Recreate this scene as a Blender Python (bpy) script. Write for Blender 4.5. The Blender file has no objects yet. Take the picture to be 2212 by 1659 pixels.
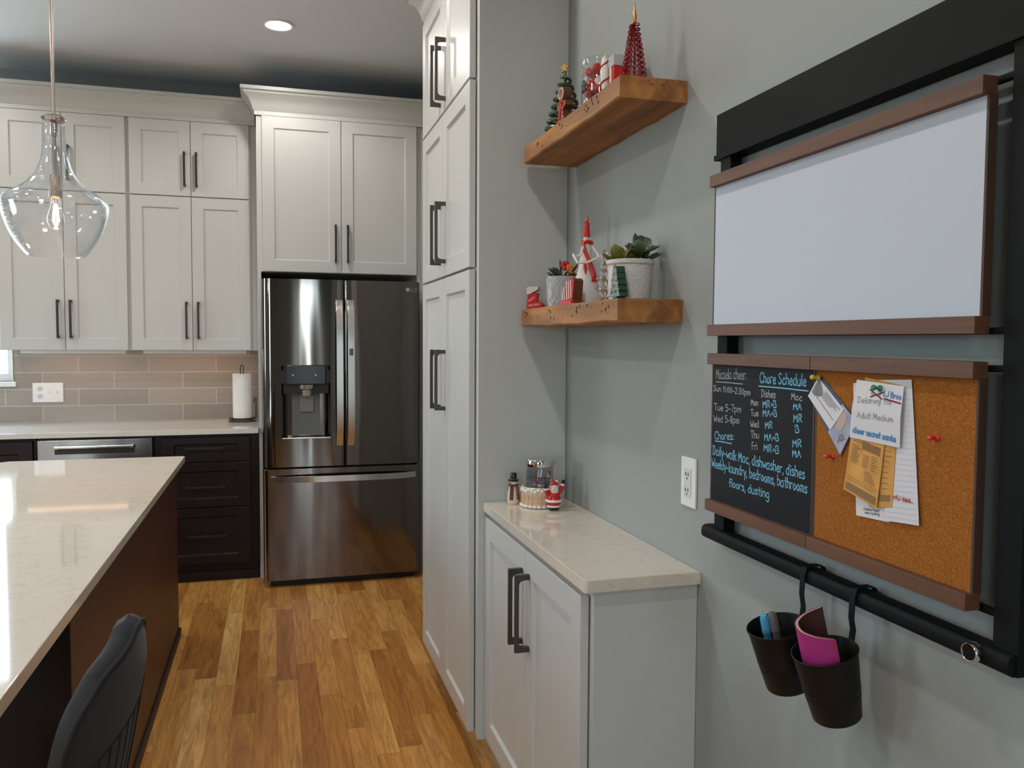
import bpy, bmesh, math, random
from mathutils import Vector, Matrix
from math import pi, sin, cos, radians as R
random.seed(7)
S = bpy.context.scene
COL = S.collection
# ------------------------------------------------------------------ camera
FOC, YAW, PITCH, ROLL, CAMZ = 1783.73, -0.2808, -0.0525, 0.0055, 1.4434
def make_camera():
    cd = bpy.data.cameras.new('camera'); co = bpy.data.objects.new('camera', cd); COL.objects.link(co)
    cd.sensor_fit = 'HORIZONTAL'; cd.sensor_width = 36; cd.lens = FOC * 36 / 2212
    cd.clip_start = 0.02
    cy, sy, cp, sp = cos(YAW), sin(YAW), cos(PITCH), sin(PITCH)
    F = Vector((-sy*cp, cy*cp, sp)); Rt = Vector((cy, sy, 0)); U = Rt.cross(F)
    R2 = Rt*cos(ROLL) + U*sin(ROLL); U2 = -Rt*sin(ROLL) + U*cos(ROLL)
    m = Matrix((R2, U2, -F)).transposed().to_4x4(); m.translation = (0, 0, CAMZ)
    co.matrix_world = m; S.camera = co
make_camera()
# ------------------------------------------------------------------ world, light, exposure
S.view_settings.view_transform = 'Standard'; S.view_settings.look = 'None'
S.view_settings.gamma = 1; S.view_settings.use_curve_mapping = False
S.view_settings.exposure = -0.42
SKY = 24.0
W = bpy.data.worlds.new('overcast_sky'); S.world = W; W.use_nodes = True
nt = W.node_tree; nt.nodes.clear()
wo = nt.nodes.new('ShaderNodeOutputWorld'); bg = nt.nodes.new('ShaderNodeBackground')
tc = nt.nodes.new('ShaderNodeTexCoord'); sx = nt.nodes.new('ShaderNodeSeparateXYZ'); cr = nt.nodes.new('ShaderNodeValToRGB')
nt.links.new(tc.outputs['Generated'], sx.inputs[0]); nt.links.new(sx.outputs[2], cr.inputs[0])
cr.color_ramp.elements[0].position = 0.0; cr.color_ramp.elements[0].color = (.40, .45, .46, 1)
cr.color_ramp.elements[1].position = 0.25; cr.color_ramp.elements[1].color = (.64, .84, 1.0, 1)
e = cr.color_ramp.elements.new(0.06); e.color = (.78, .90, .97, 1)
nt.links.new(cr.outputs[0], bg.inputs[0]); bg.inputs[1].default_value = SKY
nt.links.new(bg.outputs[0], wo.inputs[0])
def portal(name, loc, rot, sx_, sy_):
    l = bpy.data.lights.new(name, 'AREA'); l.shape = 'RECTANGLE'; l.size = sx_; l.size_y = sy_
    l.cycles.is_portal = True
    o = bpy.data.objects.new(name, l); o.location = loc; o.rotation_euler = rot; COL.objects.link(o)
def spot(name, loc, power, col, ang=170, blend=.5, rad=.06):
    l = bpy.data.lights.new(name, 'SPOT'); l.energy = power; l.color = col; l.spot_size = R(ang); l.spot_blend = blend
    l.shadow_soft_size = rad
    o = bpy.data.objects.new(name, l); o.location = loc; COL.objects.link(o)
CAN_W, CAN_COL = 56, (1.0, .945, .885)
CEIL, YB, XR, XL, YF = 3.075, 5.76, 0.932, -4.6, -3.6
# window openings: (wall, a0, a1, z0, z1); both front openings are unseen, added for fill and the fridge streak
WIN = {'back': [(-2.75, -1.553, 1.18, 2.50)], 'left': [(2.9, 3.8, 1.0, 2.4)], 'front': [(-3.4, -2.3, .8, 2.45), (.43, .61, .15, 2.35)]}
portal('portal_back', (-2.175, YB+.03, 1.84), (R(-90), 0, 0), 1.15, 1.32)
portal('portal_left', (XL-.03, 3.35, 1.7), (0, R(-90), 0), 1.4, .9)
portal('portal_front', (-2.85, YF-.03, 1.62), (R(90), 0, 0), 1.1, 1.65)
portal('portal_front', (.52, YF-.03, 1.25), (R(90), 0, 0), .18, 2.2)
CANS = [(.038, 4.55), (.038, 2.75), (.038, .95), (-1.75, 4.55), (-1.9, 2.75), (-1.9, .95), (-3.5, 2.75), (-3.5, .95), (.038, -.85)]  # last can is unseen, added behind the camera to brighten the pantry panel
# ------------------------------------------------------------------ materials
MATS = {}
def newmat(name):
    m = bpy.data.materials.new(name); m.use_nodes = True
    n = m.node_tree; b = n.nodes['Principled BSDF']
    return m, n, b
def pm(name, col, rough=.5, metal=0.0, var=0.0, vscale=8, stretch=(1, 1, 1), bump=0.0, bscale=60, spec=None, coat=0.0, emit=None, estr=0, sheen=0, trans=0, bdist=.002):
    if name in MATS: return MATS[name]
    m, n, b = newmat(name)
    b.inputs['Base Color'].default_value = (*col, 1); b.inputs['Roughness'].default_value = rough
    b.inputs['Metallic'].default_value = metal
    if spec is not None: b.inputs['Specular IOR Level'].default_value = spec
    if coat: b.inputs['Coat Weight'].default_value = coat; b.inputs['Coat Roughness'].default_value = .08
    if sheen: b.inputs['Sheen Weight'].default_value = sheen
    if trans: b.inputs['Transmission Weight'].default_value = trans
    if emit: b.inputs['Emission Color'].default_value = (*emit, 1); b.inputs['Emission Strength'].default_value = estr
    t = n.nodes.new('ShaderNodeTexCoord'); mp = n.nodes.new('ShaderNodeMapping'); mp.inputs['Scale'].default_value = stretch
    n.links.new(t.outputs['Object'], mp.inputs[0])
    if var:
        no = n.nodes.new('ShaderNodeTexNoise'); no.inputs['Scale'].default_value = vscale; no.inputs['Detail'].default_value = 6
        n.links.new(mp.outputs[0], no.inputs['Vector'])
        r = n.nodes.new('ShaderNodeValToRGB'); r.color_ramp.elements[0].position = .3; r.color_ramp.elements[1].position = .7
        r.color_ramp.elements[0].color = (*[c*(1-var) for c in col], 1); r.color_ramp.elements[1].color = (*[min(1, c*(1+var)) for c in col], 1)
        n.links.new(no.outputs['Fac'], r.inputs[0]); n.links.new(r.outputs[0], b.inputs['Base Color'])
    if bump:
        no = n.nodes.new('ShaderNodeTexNoise'); no.inputs['Scale'].default_value = bscale; no.inputs['Detail'].default_value = 3
        n.links.new(mp.outputs[0], no.inputs['Vector'])
        bp = n.nodes.new('ShaderNodeBump'); bp.inputs['Strength'].default_value = bump; bp.inputs['Distance'].default_value = bdist
        n.links.new(no.outputs['Fac'], bp.inputs['Height']); n.links.new(bp.outputs[0], b.inputs['Normal'])
    MATS[name] = m; return m
def mnode(n, op, a, b=None, c=None):
    x = n.nodes.new('ShaderNodeMath'); x.operation = op
    for i, v in enumerate((a, b, c)):
        if v is None: continue
        if isinstance(v, (int, float)): x.inputs[i].default_value = v
        else: n.links.new(v, x.inputs[i])
    return x.outputs[0]
def floor_mat():
    m, n, b = newmat('oak_planks')
    t = n.nodes.new('ShaderNodeTexCoord'); s = n.nodes.new('ShaderNodeSeparateXYZ'); n.links.new(t.outputs['Object'], s.inputs[0])
    pw, pl = .083, .95
    xr = mnode(n, 'DIVIDE', s.outputs[0], pw); row = mnode(n, 'FLOOR', xr); fx = mnode(n, 'FRACT', xr)
    w1 = n.nodes.new('ShaderNodeTexWhiteNoise'); w1.noise_dimensions = '1D'; n.links.new(row, w1.inputs['W'])
    yr = mnode(n, 'ADD', mnode(n, 'DIVIDE', s.outputs[1], pl), mnode(n, 'MULTIPLY', w1.outputs['Value'], 7.3))
    cell = mnode(n, 'FLOOR', yr); fy = mnode(n, 'FRACT', yr)
    cb = n.nodes.new('ShaderNodeCombineXYZ'); n.links.new(row, cb.inputs[0]); n.links.new(cell, cb.inputs[1])
    w2 = n.nodes.new('ShaderNodeTexWhiteNoise'); w2.noise_dimensions = '3D'; n.links.new(cb.outputs[0], w2.inputs['Vector'])
    ramp = n.nodes.new('ShaderNodeValToRGB'); n.links.new(w2.outputs['Value'], ramp.inputs[0])
    ce = ramp.color_ramp.elements; ce[0].color = (.43, .175, .038, 1); ce[1].color = (.84, .50, .18, 1)
    for p, c in ((.3, (.55, .25, .06, 1)), (.6, (.63, .305, .078, 1)), (.85, (.72, .38, .11, 1))):
        x = ce.new(p); x.color = c
    # grain: noise stretched along the plank, shifted per plank
    mp = n.nodes.new('ShaderNodeMapping'); mp.inputs['Scale'].default_value = (1, .09, 1); n.links.new(t.outputs['Object'], mp.inputs[0])
    ad = n.nodes.new('ShaderNodeVectorMath'); ad.operation = 'MULTIPLY_ADD'; n.links.new(cb.outputs[0], ad.inputs[0])
    ad.inputs[1].default_value = (3.1, 5.7, 0); n.links.new(mp.outputs[0], ad.inputs[2])
    no = n.nodes.new('ShaderNodeTexNoise'); no.inputs['Scale'].default_value = 38; no.inputs['Detail'].default_value = 8; no.inputs['Roughness'].default_value = .65
    no.inputs['Distortion'].default_value = 1.2
    n.links.new(ad.outputs[0], no.inputs['Vector'])
    gr = n.nodes.new('ShaderNodeValToRGB'); gr.color_ramp.elements[0].position = .33; gr.color_ramp.elements[1].position = .62
    gr.color_ramp.elements[0].color = (.58, .52, .46, 1); gr.color_ramp.elements[1].color = (1.08, 1.05, 1.0, 1)
    n.links.new(no.outputs['Fac'], gr.inputs[0])
    mx = n.nodes.new('ShaderNodeMix'); mx.data_type = 'RGBA'; mx.blend_type = 'MULTIPLY'; mx.inputs['Factor'].default_value = 1
    n.links.new(ramp.outputs[0], mx.inputs[6]); n.links.new(gr.outputs[0], mx.inputs[7])
    # seams
    sx_ = mnode(n, 'LESS_THAN', mnode(n, 'MINIMUM', fx, mnode(n, 'SUBTRACT', 1, fx)), .012)
    sy_ = mnode(n, 'LESS_THAN', mnode(n, 'MINIMUM', fy, mnode(n, 'SUBTRACT', 1, fy)), .0013)
    sm = mnode(n, 'MULTIPLY', mnode(n, 'MAXIMUM', sx_, sy_), .55)
    m2 = n.nodes.new('ShaderNodeMix'); m2.data_type = 'RGBA'; n.links.new(sm, m2.inputs['Factor'])
    n.links.new(mx.outputs[2], m2.inputs[6]); m2.inputs[7].default_value = (.07, .03, .012, 1)
    n.links.new(m2.outputs[2], b.inputs['Base Color'])
    b.inputs['Roughness'].default_value = .33
    bp = n.nodes.new('ShaderNodeBump'); bp.inputs['Strength'].default_value = .12; bp.inputs['Distance'].default_value = .001
    n.links.new(no.outputs['Fac'], bp.inputs['Height']); n.links.new(bp.outputs[0], b.inputs['Normal'])
    return m
def tile_mat():
    m, n, b = newmat('beige_wall_tile')
    t = n.nodes.new('ShaderNodeTexCoord'); s = n.nodes.new('ShaderNodeSeparateXYZ'); n.links.new(t.outputs['Object'], s.inputs[0])
    tw, th, z0, x0 = .4095, .1047, .915, -1.1846
    zr = mnode(n, 'DIVIDE', mnode(n, 'SUBTRACT', s.outputs[2], z0), th); row = mnode(n, 'FLOOR', zr); fz = mnode(n, 'FRACT', zr)
    off = mnode(n, 'MULTIPLY', mnode(n, 'ADD', mnode(n, 'MODULO', row, 2), -1.0), -.5)
    xr = mnode(n, 'ADD', mnode(n, 'DIVIDE', mnode(n, 'SUBTRACT', s.outputs[0], x0), tw), mnode(n, 'ADD', off, 20)); cell = mnode(n, 'FLOOR', xr); fx = mnode(n, 'FRACT', xr)
    cb = n.nodes.new('ShaderNodeCombineXYZ'); n.links.new(row, cb.inputs[0]); n.links.new(cell, cb.inputs[1])
    w2 = n.nodes.new('ShaderNodeTexWhiteNoise'); w2.noise_dimensions = '3D'; n.links.new(cb.outputs[0], w2.inputs['Vector'])
    ramp = n.nodes.new('ShaderNodeValToRGB'); n.links.new(w2.outputs['Value'], ramp.inputs[0])
    ramp.color_ramp.elements[0].color = (.30, .262, .23, 1); ramp.color_ramp.elements[1].color = (.37, .325, .285, 1)
    mp = n.nodes.new('ShaderNodeMapping'); mp.inputs['Scale'].default_value = (1, 1, 7); n.links.new(t.outputs['Object'], mp.inputs[0])
    no = n.nodes.new('ShaderNodeTexNoise'); no.inputs['Scale'].default_value = 14; no.inputs['Detail'].default_value = 6; n.links.new(mp.outputs[0], no.inputs['Vector'])
    mr = n.nodes.new('ShaderNodeMapRange'); n.links.new(no.outputs['Fac'], mr.inputs[0]); mr.inputs[3].default_value = .88; mr.inputs[4].default_value = 1.1
    mx = n.nodes.new('ShaderNodeVectorMath'); mx.operation = 'SCALE'; n.links.new(ramp.outputs[0], mx.inputs[0]); n.links.new(mr.outputs[0], mx.inputs['Scale'])
    g1 = mnode(n, 'LESS_THAN', mnode(n, 'MINIMUM', fx, mnode(n, 'SUBTRACT', 1, fx)), .0042)
    g2 = mnode(n, 'LESS_THAN', mnode(n, 'MINIMUM', fz, mnode(n, 'SUBTRACT', 1, fz)), .0165)
    g = mnode(n, 'MAXIMUM', g1, g2)
    m2 = n.nodes.new('ShaderNodeMix'); m2.data_type = 'RGBA'; n.links.new(g, m2.inputs['Factor']); n.links.new(mx.outputs[0], m2.inputs[6]); m2.inputs[7].default_value = (.60, .56, .51, 1)
    n.links.new(m2.outputs[2], b.inputs['Base Color'])
    rr = mnode(n, 'MULTIPLY_ADD', g, .5, .28); n.links.new(rr, b.inputs['Roughness'])
    bp = n.nodes.new('ShaderNodeBump'); bp.inputs['Strength'].default_value = .4; bp.inputs['Distance'].default_value = .001; bp.invert = True
    n.links.new(g, bp.inputs['Height']); n.links.new(bp.outputs[0], b.inputs['Normal'])
    return m
def quartz_mat(name, base, vein, rough):
    m, n, b = newmat(name)
    t = n.nodes.new('ShaderNodeTexCoord')
    no = n.nodes.new('ShaderNodeTexNoise'); no.inputs['Scale'].default_value = 9; no.inputs['Detail'].default_value = 9; no.inputs['Roughness'].default_value = .7; no.inputs['Distortion'].default_value = 1.6
    n.links.new(t.outputs['Object'], no.inputs['Vector'])
    d = mnode(n, 'ABSOLUTE', mnode(n, 'SUBTRACT', no.outputs['Fac'], .5))
    n2 = n.nodes.new('ShaderNodeTexNoise'); n2.inputs['Scale'].default_value = 22; n2.inputs['Detail'].default_value = 3; n.links.new(t.outputs['Object'], n2.inputs['Vector'])
    mr = n.nodes.new('ShaderNodeMapRange'); n.links.new(d, mr.inputs[0]); mr.inputs[1].default_value = 0; mr.inputs[2].default_value = .012; mr.inputs[3].default_value = 1; mr.inputs[4].default_value = 0
    k = mnode(n, 'MULTIPLY', mr.outputs[0], mnode(n, 'MULTIPLY', mnode(n, 'GREATER_THAN', n2.outputs['Fac'], .50), .55))
    m2 = n.nodes.new('ShaderNodeMix'); m2.data_type = 'RGBA'; n.links.new(k, m2.inputs['Factor']); m2.inputs[6].default_value = (*base, 1); m2.inputs[7].default_value = (*vein, 1)
    n.links.new(m2.outputs[2], b.inputs['Base Color']); b.inputs['Roughness'].default_value = rough
    b.inputs['Specular IOR Level'].default_value = .62
    return m
def wood_mat(name, c0, c1, axis=1, scale=26, rough=.5, knots=False, bump=.15):
    m, n, b = newmat(name)
    t = n.nodes.new('ShaderNodeTexCoord'); mp = n.nodes.new('ShaderNodeMapping'); sc = [1, 1, 1]; sc[axis] = .08
    mp.inputs['Scale'].default_value = sc; n.links.new(t.outputs['Object'], mp.inputs[0])
    no = n.nodes.new('ShaderNodeTexNoise'); no.inputs['Scale'].default_value = scale; no.inputs['Detail'].default_value = 8; no.inputs['Distortion'].default_value = .8
    n.links.new(mp.outputs[0], no.inputs['Vector'])
    r = n.nodes.new('ShaderNodeValToRGB'); r.color_ramp.elements[0].position = .32; r.color_ramp.elements[1].position = .68
    r.color_ramp.elements[0].color = (*c0, 1); r.color_ramp.elements[1].color = (*c1, 1); n.links.new(no.outputs['Fac'], r.inputs[0])
    out = r.outputs[0]
    if knots:
        n2 = n.nodes.new('ShaderNodeTexNoise'); n2.inputs['Scale'].default_value = 7; n2.inputs['Detail'].default_value = 3; n.links.new(t.outputs['Object'], n2.inputs['Vector'])
        mr = n.nodes.new('ShaderNodeMapRange'); n.links.new(n2.outputs['Fac'], mr.inputs[0]); mr.inputs[1].default_value = .50; mr.inputs[2].default_value = .70
        mr.inputs[4].default_value = .4
        m2 = n.nodes.new('ShaderNodeMix'); m2.data_type = 'RGBA'; n.links.new(mr.outputs[0], m2.inputs['Factor']); n.links.new(out, m2.inputs[6]); m2.inputs[7].default_value = (.10, .075, .055, 1)
        out = m2.outputs[2]
    n.links.new(out, b.inputs['Base Color']); b.inputs['Roughness'].default_value = rough
    if bump:
        bp = n.nodes.new('ShaderNodeBump'); bp.inputs['Strength'].default_value = bump; bp.inputs['Distance'].default_value = .002
        n.links.new(no.outputs['Fac'], bp.inputs['Height']); n.links.new(bp.outputs[0], b.inputs['Normal'])
    return m
def glass_mat(name, tint=(1, 1, 1), seeds=0, rough=.02, refl=1.0):
    m, n, b = newmat(name); n.nodes.remove(b)
    o = n.nodes['Material Output']; tr = n.nodes.new('ShaderNodeBsdfTransparent'); gl = n.nodes.new('ShaderNodeBsdfGlossy')
    tr.inputs[0].default_value = (*tint, 1); gl.inputs['Roughness'].default_value = rough; gl.inputs[0].default_value = (1, 1, 1, 1)
    fr = n.nodes.new('ShaderNodeFresnel'); ge = n.nodes.new('ShaderNodeNewGeometry'); n.links.new(mnode(n, 'MULTIPLY_ADD', ge.outputs['Backfacing'], 1/1.5-1.5, 1.5), fr.inputs[0]); mx = n.nodes.new('ShaderNodeMixShader')
    f = mnode(n, 'MULTIPLY', fr.outputs[0], refl)
    n.links.new(f, mx.inputs[0]); n.links.new(tr.outputs[0], mx.inputs[1]); n.links.new(gl.outputs[0], mx.inputs[2]); n.links.new(mx.outputs[0], o.inputs[0])
    if seeds:
        t = n.nodes.new('ShaderNodeTexCoord'); v = n.nodes.new('ShaderNodeTexVoronoi'); v.inputs['Scale'].default_value = seeds; n.links.new(t.outputs['Object'], v.inputs['Vector'])
        mr = n.nodes.new('ShaderNodeMapRange'); n.links.new(v.outputs['Distance'], mr.inputs[0]); mr.inputs[2].default_value = .28; mr.inputs[3].default_value = 1; mr.inputs[4].default_value = 0
        no = n.nodes.new('ShaderNodeTexNoise'); no.inputs['Scale'].default_value = 18; n.links.new(t.outputs['Object'], no.inputs['Vector'])
        h = mnode(n, 'ADD', mr.outputs[0], mnode(n, 'MULTIPLY', no.outputs['Fac'], 1.5))
        bp = n.nodes.new('ShaderNodeBump'); bp.inputs['Strength'].default_value = .5; bp.inputs['Distance'].default_value = .003; n.links.new(h, bp.inputs['Height'])
        n.links.new(bp.outputs[0], gl.inputs['Normal']); n.links.new(bp.outputs[0], fr.inputs['Normal'])
    return m
def steel_mat(name, col, rough, aniso=.75):
    m, n, b = newmat(name); b.inputs['Base Color'].default_value = (*col, 1); b.inputs['Metallic'].default_value = 1; b.inputs['Roughness'].default_value = rough
    t = n.nodes.new('ShaderNodeTexCoord'); mp = n.nodes.new('ShaderNodeMapping'); mp.inputs['Scale'].default_value = (1.2, 1.2, .16); n.links.new(t.outputs['Object'], mp.inputs[0])
    no = n.nodes.new('ShaderNodeTexNoise'); no.inputs['Scale'].default_value = 5; no.inputs['Detail'].default_value = 1; n.links.new(mp.outputs[0], no.inputs['Vector'])
    bp = n.nodes.new('ShaderNodeBump'); bp.inputs['Strength'].default_value = .10; bp.inputs['Distance'].default_value = .02; n.links.new(no.outputs['Fac'], bp.inputs['Height'])
    n.links.new(bp.outputs[0], b.inputs['Normal'])
    b.inputs['Anisotropic'].default_value = aniso; b.inputs['Anisotropic Rotation'].default_value = 0.25
    tg = n.nodes.new('ShaderNodeTangent'); tg.direction_type = 'RADIAL'; tg.axis = 'Z'; n.links.new(tg.outputs[0], b.inputs['Tangent'])
    return m
def cork_mat():
    m, n, b = newmat('cork')
    t = n.nodes.new('ShaderNodeTexCoord'); no = n.nodes.new('ShaderNodeTexNoise'); no.inputs['Scale'].default_value = 520; no.inputs['Detail'].default_value = 5
    n.links.new(t.outputs['Object'], no.inputs['Vector']); r = n.nodes.new('ShaderNodeValToRGB'); n.links.new(no.outputs['Fac'], r.inputs[0])
    r.color_ramp.elements[0].position = .36; r.color_ramp.elements[0].color = (.23, .078, .015, 1); r.color_ramp.elements[1].position = .66; r.color_ramp.elements[1].color = (.42, .158, .034, 1)
    n.links.new(r.outputs[0], b.inputs['Base Color']); b.inputs['Roughness'].default_value = .95; b.inputs['Specular IOR Level'].default_value = .1
    return m
WALL = pm('sage_grey_wall_paint', (.315, .335, .325), .75, bump=.08, bscale=260)
WALLT = pm('panel_paint', (.53, .545, .53), .5)
CEILM = pm('ceiling_paint', (.70, .745, .79), .85)
WHITE = pm('white_cabinet_paint', (.55, .55, .53), .38)
TRIMW = pm('white_trim_paint', (.78, .78, .76), .4)
FLOOR = floor_mat(); TILE = tile_mat()
QUARTZ = quartz_mat('cream_quartz', (.69, .625, .545), (.36, .30, .26), .06)
QUARTZB = quartz_mat('white_quartz', (.72, .69, .65), (.45, .42, .4), .06)
ESP = wood_mat('espresso_wood', (.009, .0045, .004), (.014, .007, .006), 2, 30, .42, bump=.03); ESP.node_tree.nodes['Principled BSDF'].inputs['Specular IOR Level'].default_value = .3
ISL = wood_mat('island_walnut_stain', (.068, .020, .009), (.084, .026, .012), 2, 22, .45, bump=.03)
BRONZE = pm('dark_bronze', (.05, .042, .038), .42, .75)
PEWTER = pm('dark_pewter', (.09, .082, .075), .42, .8)
NICKEL = pm('brushed_nickel', (.42, .36, .32), .32, 1.0)
STEEL = steel_mat('dark_stainless', (.195, .173, .157), .08, .85)
STEELH = steel_mat('handle_stainless', (.62, .60, .57), .22, .5)
STEELD = steel_mat('dishwasher_stainless', (.25, .222, .20), .22)
BLACKP = pm('black_plastic', (.008, .008, .009), .45)
DGREY = pm('fridge_side_grey', (.05, .05, .05), .5)
BLK = pm('black_metal', (.007, .0075, .0085), .6, 0.0, spec=.12)
RAIL = wood_mat('walnut_rail', (.085, .034, .016), (.15, .060, .027), 1, 40, .55)
SHELF = wood_mat('reclaimed_fir', (.20, .074, .018), (.47, .205, .052), 1, 22, .62, knots=True, bump=.5)
WHITEB = pm('whiteboard_enamel', (.52, .575, .67), .5, spec=.3)
CHALK = pm('chalkboard', (.008, .009, .011), .6, spec=.2)
CORK = cork_mat()
GLASSW = glass_mat('window_glass', (.96, .99, 1.0))
GLASSP = glass_mat('seeded_glass', (.965, .975, .985), 170, .03, 1.3)
GLASSJ = glass_mat('jar_glass', (.95, .96, .96), 0, .02, 1.5)
PLAST = pm('white_plastic', (.82, .82, .83), .35)
FABRIC = pm('charcoal_grey_fabric', (.030, .031, .036), .95, var=.15, vscale=300, bump=.4, bscale=500, sheen=.15, spec=.2)
def C(name, rgb, rough=.5, **k): return pm(name, rgb, rough, **k)
RED = C('red_enamel', (.55, .012, .014), .3); DRED = C('dark_red_wire', (.30, .008, .016), .28, metal=.55); WHT = C('white_ceramic', (.80, .76, .70), .25)
# ------------------------------------------------------------------ mesh builder
LOC = {}
def rep(fn, v):
    return Vector(fn(*v)) if fn else v
class B:
    def __init__(s, fn=None): s.bm = bmesh.new(); s.fn = fn; s.M = None; s.bev = False
    def _fin(s, vs):
        if s.M is not None:
            for v in vs: v.co = s.M @ v.co
        return vs
    def box(s, x0, x1, y0, y1, z0, z1, bev=0.0, seg=2):
        r = bmesh.ops.create_cube(s.bm, size=1); vs = r['verts']
        sx_, sy_, sz_ = abs(x1-x0), abs(y1-y0), abs(z1-z0)
        for v in vs: v.co = Vector(((x0+x1)/2 + v.co.x*sx_, (y0+y1)/2 + v.co.y*sy_, (z0+z1)/2 + v.co.z*sz_))
        s._fin(vs)
        if bev:
            s.bev = True; es = list({e for v in vs for e in v.link_edges})
            bmesh.ops.bevel(s.bm, geom=es, offset=min(bev, .49*min(sx_, sy_, sz_)), segments=seg, affect='EDGES', profile=.5)
        return s
    def face(s, pts):
        vs = [s.bm.verts.new(p) for p in pts]; s._fin(vs); return s.bm.faces.new(vs)
    def prism(s, poly, h, bev=0.0):
        # poly: list of 3D points (planar), extruded by vector h
        h = Vector(h); a = [s.bm.verts.new(Vector(p)) for p in poly]; b = [s.bm.verts.new(Vector(p)+h) for p in poly]
        s._fin(a+b); n = len(poly); s.bm.faces.new(a[::-1]); s.bm.faces.new(b)
        sides = []
        for i in range(n): sides.append(s.bm.faces.new((a[i], a[(i+1) % n], b[(i+1) % n], b[i])))
        if bev:
            s.bev = True; es = [e for e in {e for v in a+b for e in v.link_edges} if not (e.verts[0] in a) ^ (e.verts[1] in a)]
            bmesh.ops.bevel(s.bm, geom=es, offset=bev, segments=2, affect='EDGES', profile=.5)
        return s
    def lathe(s, prof, c=(0, 0, 0), n=32, axis=None, arc=None):
        # prof: list of (r, z)
        c = Vector(c); rings = []
        q = Vector((0, 0, 1)).rotation_difference(Vector(axis)).to_matrix() if axis is not None else None
        allv = []
        for r, z in prof:
            if r < 1e-6:
                p = Vector((0, 0, z)); p = q @ p if q else p
                rings.append([s.bm.verts.new(c+p)])
            else:
                ring = []
                for i in range(n):
                    a = 2*pi*i/n; p = Vector((r*cos(a), r*sin(a), z)); p = q @ p if q else p
                    ring.append(s.bm.verts.new(c+p))
                rings.append(ring)
            allv += rings[-1]
        s._fin(allv)
        for A, Bq in zip(rings, rings[1:]):
            if len(A) == 1 and len(Bq) == 1: continue
            for i in range(n):
                j = (i+1) % n
                if len(A) == 1: s.bm.faces.new((A[0], Bq[i], Bq[j]))
                elif len(Bq) == 1: s.bm.faces.new((A[j], A[i], Bq[0]))
                else: s.bm.faces.new((A[i], A[j], Bq[j], Bq[i]))
        return s
    def cyl(s, p0, p1, r0, r1=None, n=20):
        p0, p1 = Vector(p0), Vector(p1); d = p1-p0; L = d.length; r1 = r0 if r1 is None else r1
        return s.lathe([(0, 0), (r0, 0), (r1, L), (0, L)], p0, n, d)
    def sph(s, c, r, sc=(1, 1, 1), n=16, m=10):
        vs = bmesh.ops.create_uvsphere(s.bm, u_segments=n, v_segments=m, radius=r)['verts']
        for v in vs: v.co = Vector((v.co.x*sc[0], v.co.y*sc[1], v.co.z*sc[2])) + Vector(c)
        s._fin(vs); return s
    def tube(s, pts, r, n=8, closed=False, caps=True):
        P = [Vector(p) for p in pts]; N = len(P); rings = []; up = None
        for i in range(N):
            if closed: t = P[(i+1) % N]-P[i-1]
            else: t = P[min(i+1, N-1)]-P[max(i-1, 0)]
            t.normalize()
            if up is None:
                up = Vector((0, 0, 1)) if abs(t.z) < .9 else Vector((1, 0, 0))
            up = (up - t*up.dot(t)).normalized(); sd = t.cross(up)
            rr = r[i] if isinstance(r, (list, tuple)) else r
            rings.append([s.bm.verts.new(P[i] + (up*cos(2*pi*k/n)+sd*sin(2*pi*k/n))*rr) for k in range(n)])
        s._fin([v for q in rings for v in q])
        for i in range(N if closed else N-1):
            A, Bq = rings[i], rings[(i+1) % N]
            for k in range(n): s.bm.faces.new((A[k], A[(k+1) % n], Bq[(k+1) % n], Bq[k]))
        if caps and not closed: s.bm.faces.new(rings[0][::-1]); s.bm.faces.new(rings[-1])
        return s
    def grid(s, f, nu, nv, thick=None):
        # f(u,v)->point ; thick: vector function or constant vector for the back side
        def mk(off):
            return [[s.bm.verts.new(Vector(f(i/nu, j/nv)) + (Vector(off(i/nu, j/nv)) if callable(off) else Vector(off))) for j in range(nv+1)] for i in range(nu+1)]
        A = mk((0, 0, 0)); s._fin([v for q in A for v in q])
        for i in range(nu):
            for j in range(nv): s.bm.faces.new((A[i][j], A[i+1][j], A[i+1][j+1], A[i][j+1]))
        if thick is not None:
            D = mk(thick); s._fin([v for q in D for v in q])
            for i in range(nu):
                for j in range(nv): s.bm.faces.new((D[i][j], D[i][j+1], D[i+1][j+1], D[i+1][j]))
            for i in range(nu):
                s.bm.faces.new((A[i][0], D[i][0], D[i+1][0], A[i+1][0])); s.bm.faces.new((A[i][nv], A[i+1][nv], D[i+1][nv], D[i][nv]))
            for j in range(nv):
                s.bm.faces.new((A[0][j], A[0][j+1], D[0][j+1], D[0][j])); s.bm.faces.new((A[nu][j], D[nu][j], D[nu][j+1], A[nu][j+1]))
        return s
    def build(s, name, mat, parent=None, loc=None, smooth=True, ang=35, recalc=True, label=None):
        bm = s.bm
        if s.fn:
            for v in bm.verts: v.co = Vector(s.fn(*v.co))
        if recalc: bmesh.ops.recalc_face_normals(bm, faces=bm.faces)
        root = Vector((0, 0, 0))
        if parent is not None:
            root = LOC.get(parent.name, Vector((0, 0, 0)))
        if loc is not None: root = Vector(loc)
        for v in bm.verts: v.co -= root
        if smooth:
            for f in bm.faces: f.smooth = True
            bm.normal_update()
            lim = R(ang)
            for e_ in bm.edges:
                if len(e_.link_faces) == 2 and e_.calc_face_angle(0) > lim: e_.smooth = False
        me = bpy.data.meshes.new(name); bm.to_mesh(me); bm.free()
        for m in (mat if isinstance(mat, (list, tuple)) else [mat]): me.materials.append(m)
        o = bpy.data.objects.new(name, me); COL.objects.link(o)
        if s.bev and smooth:
            w = o.modifiers.new('even_shading', 'WEIGHTED_NORMAL'); w.weight = 80; w.keep_sharp = True
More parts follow.
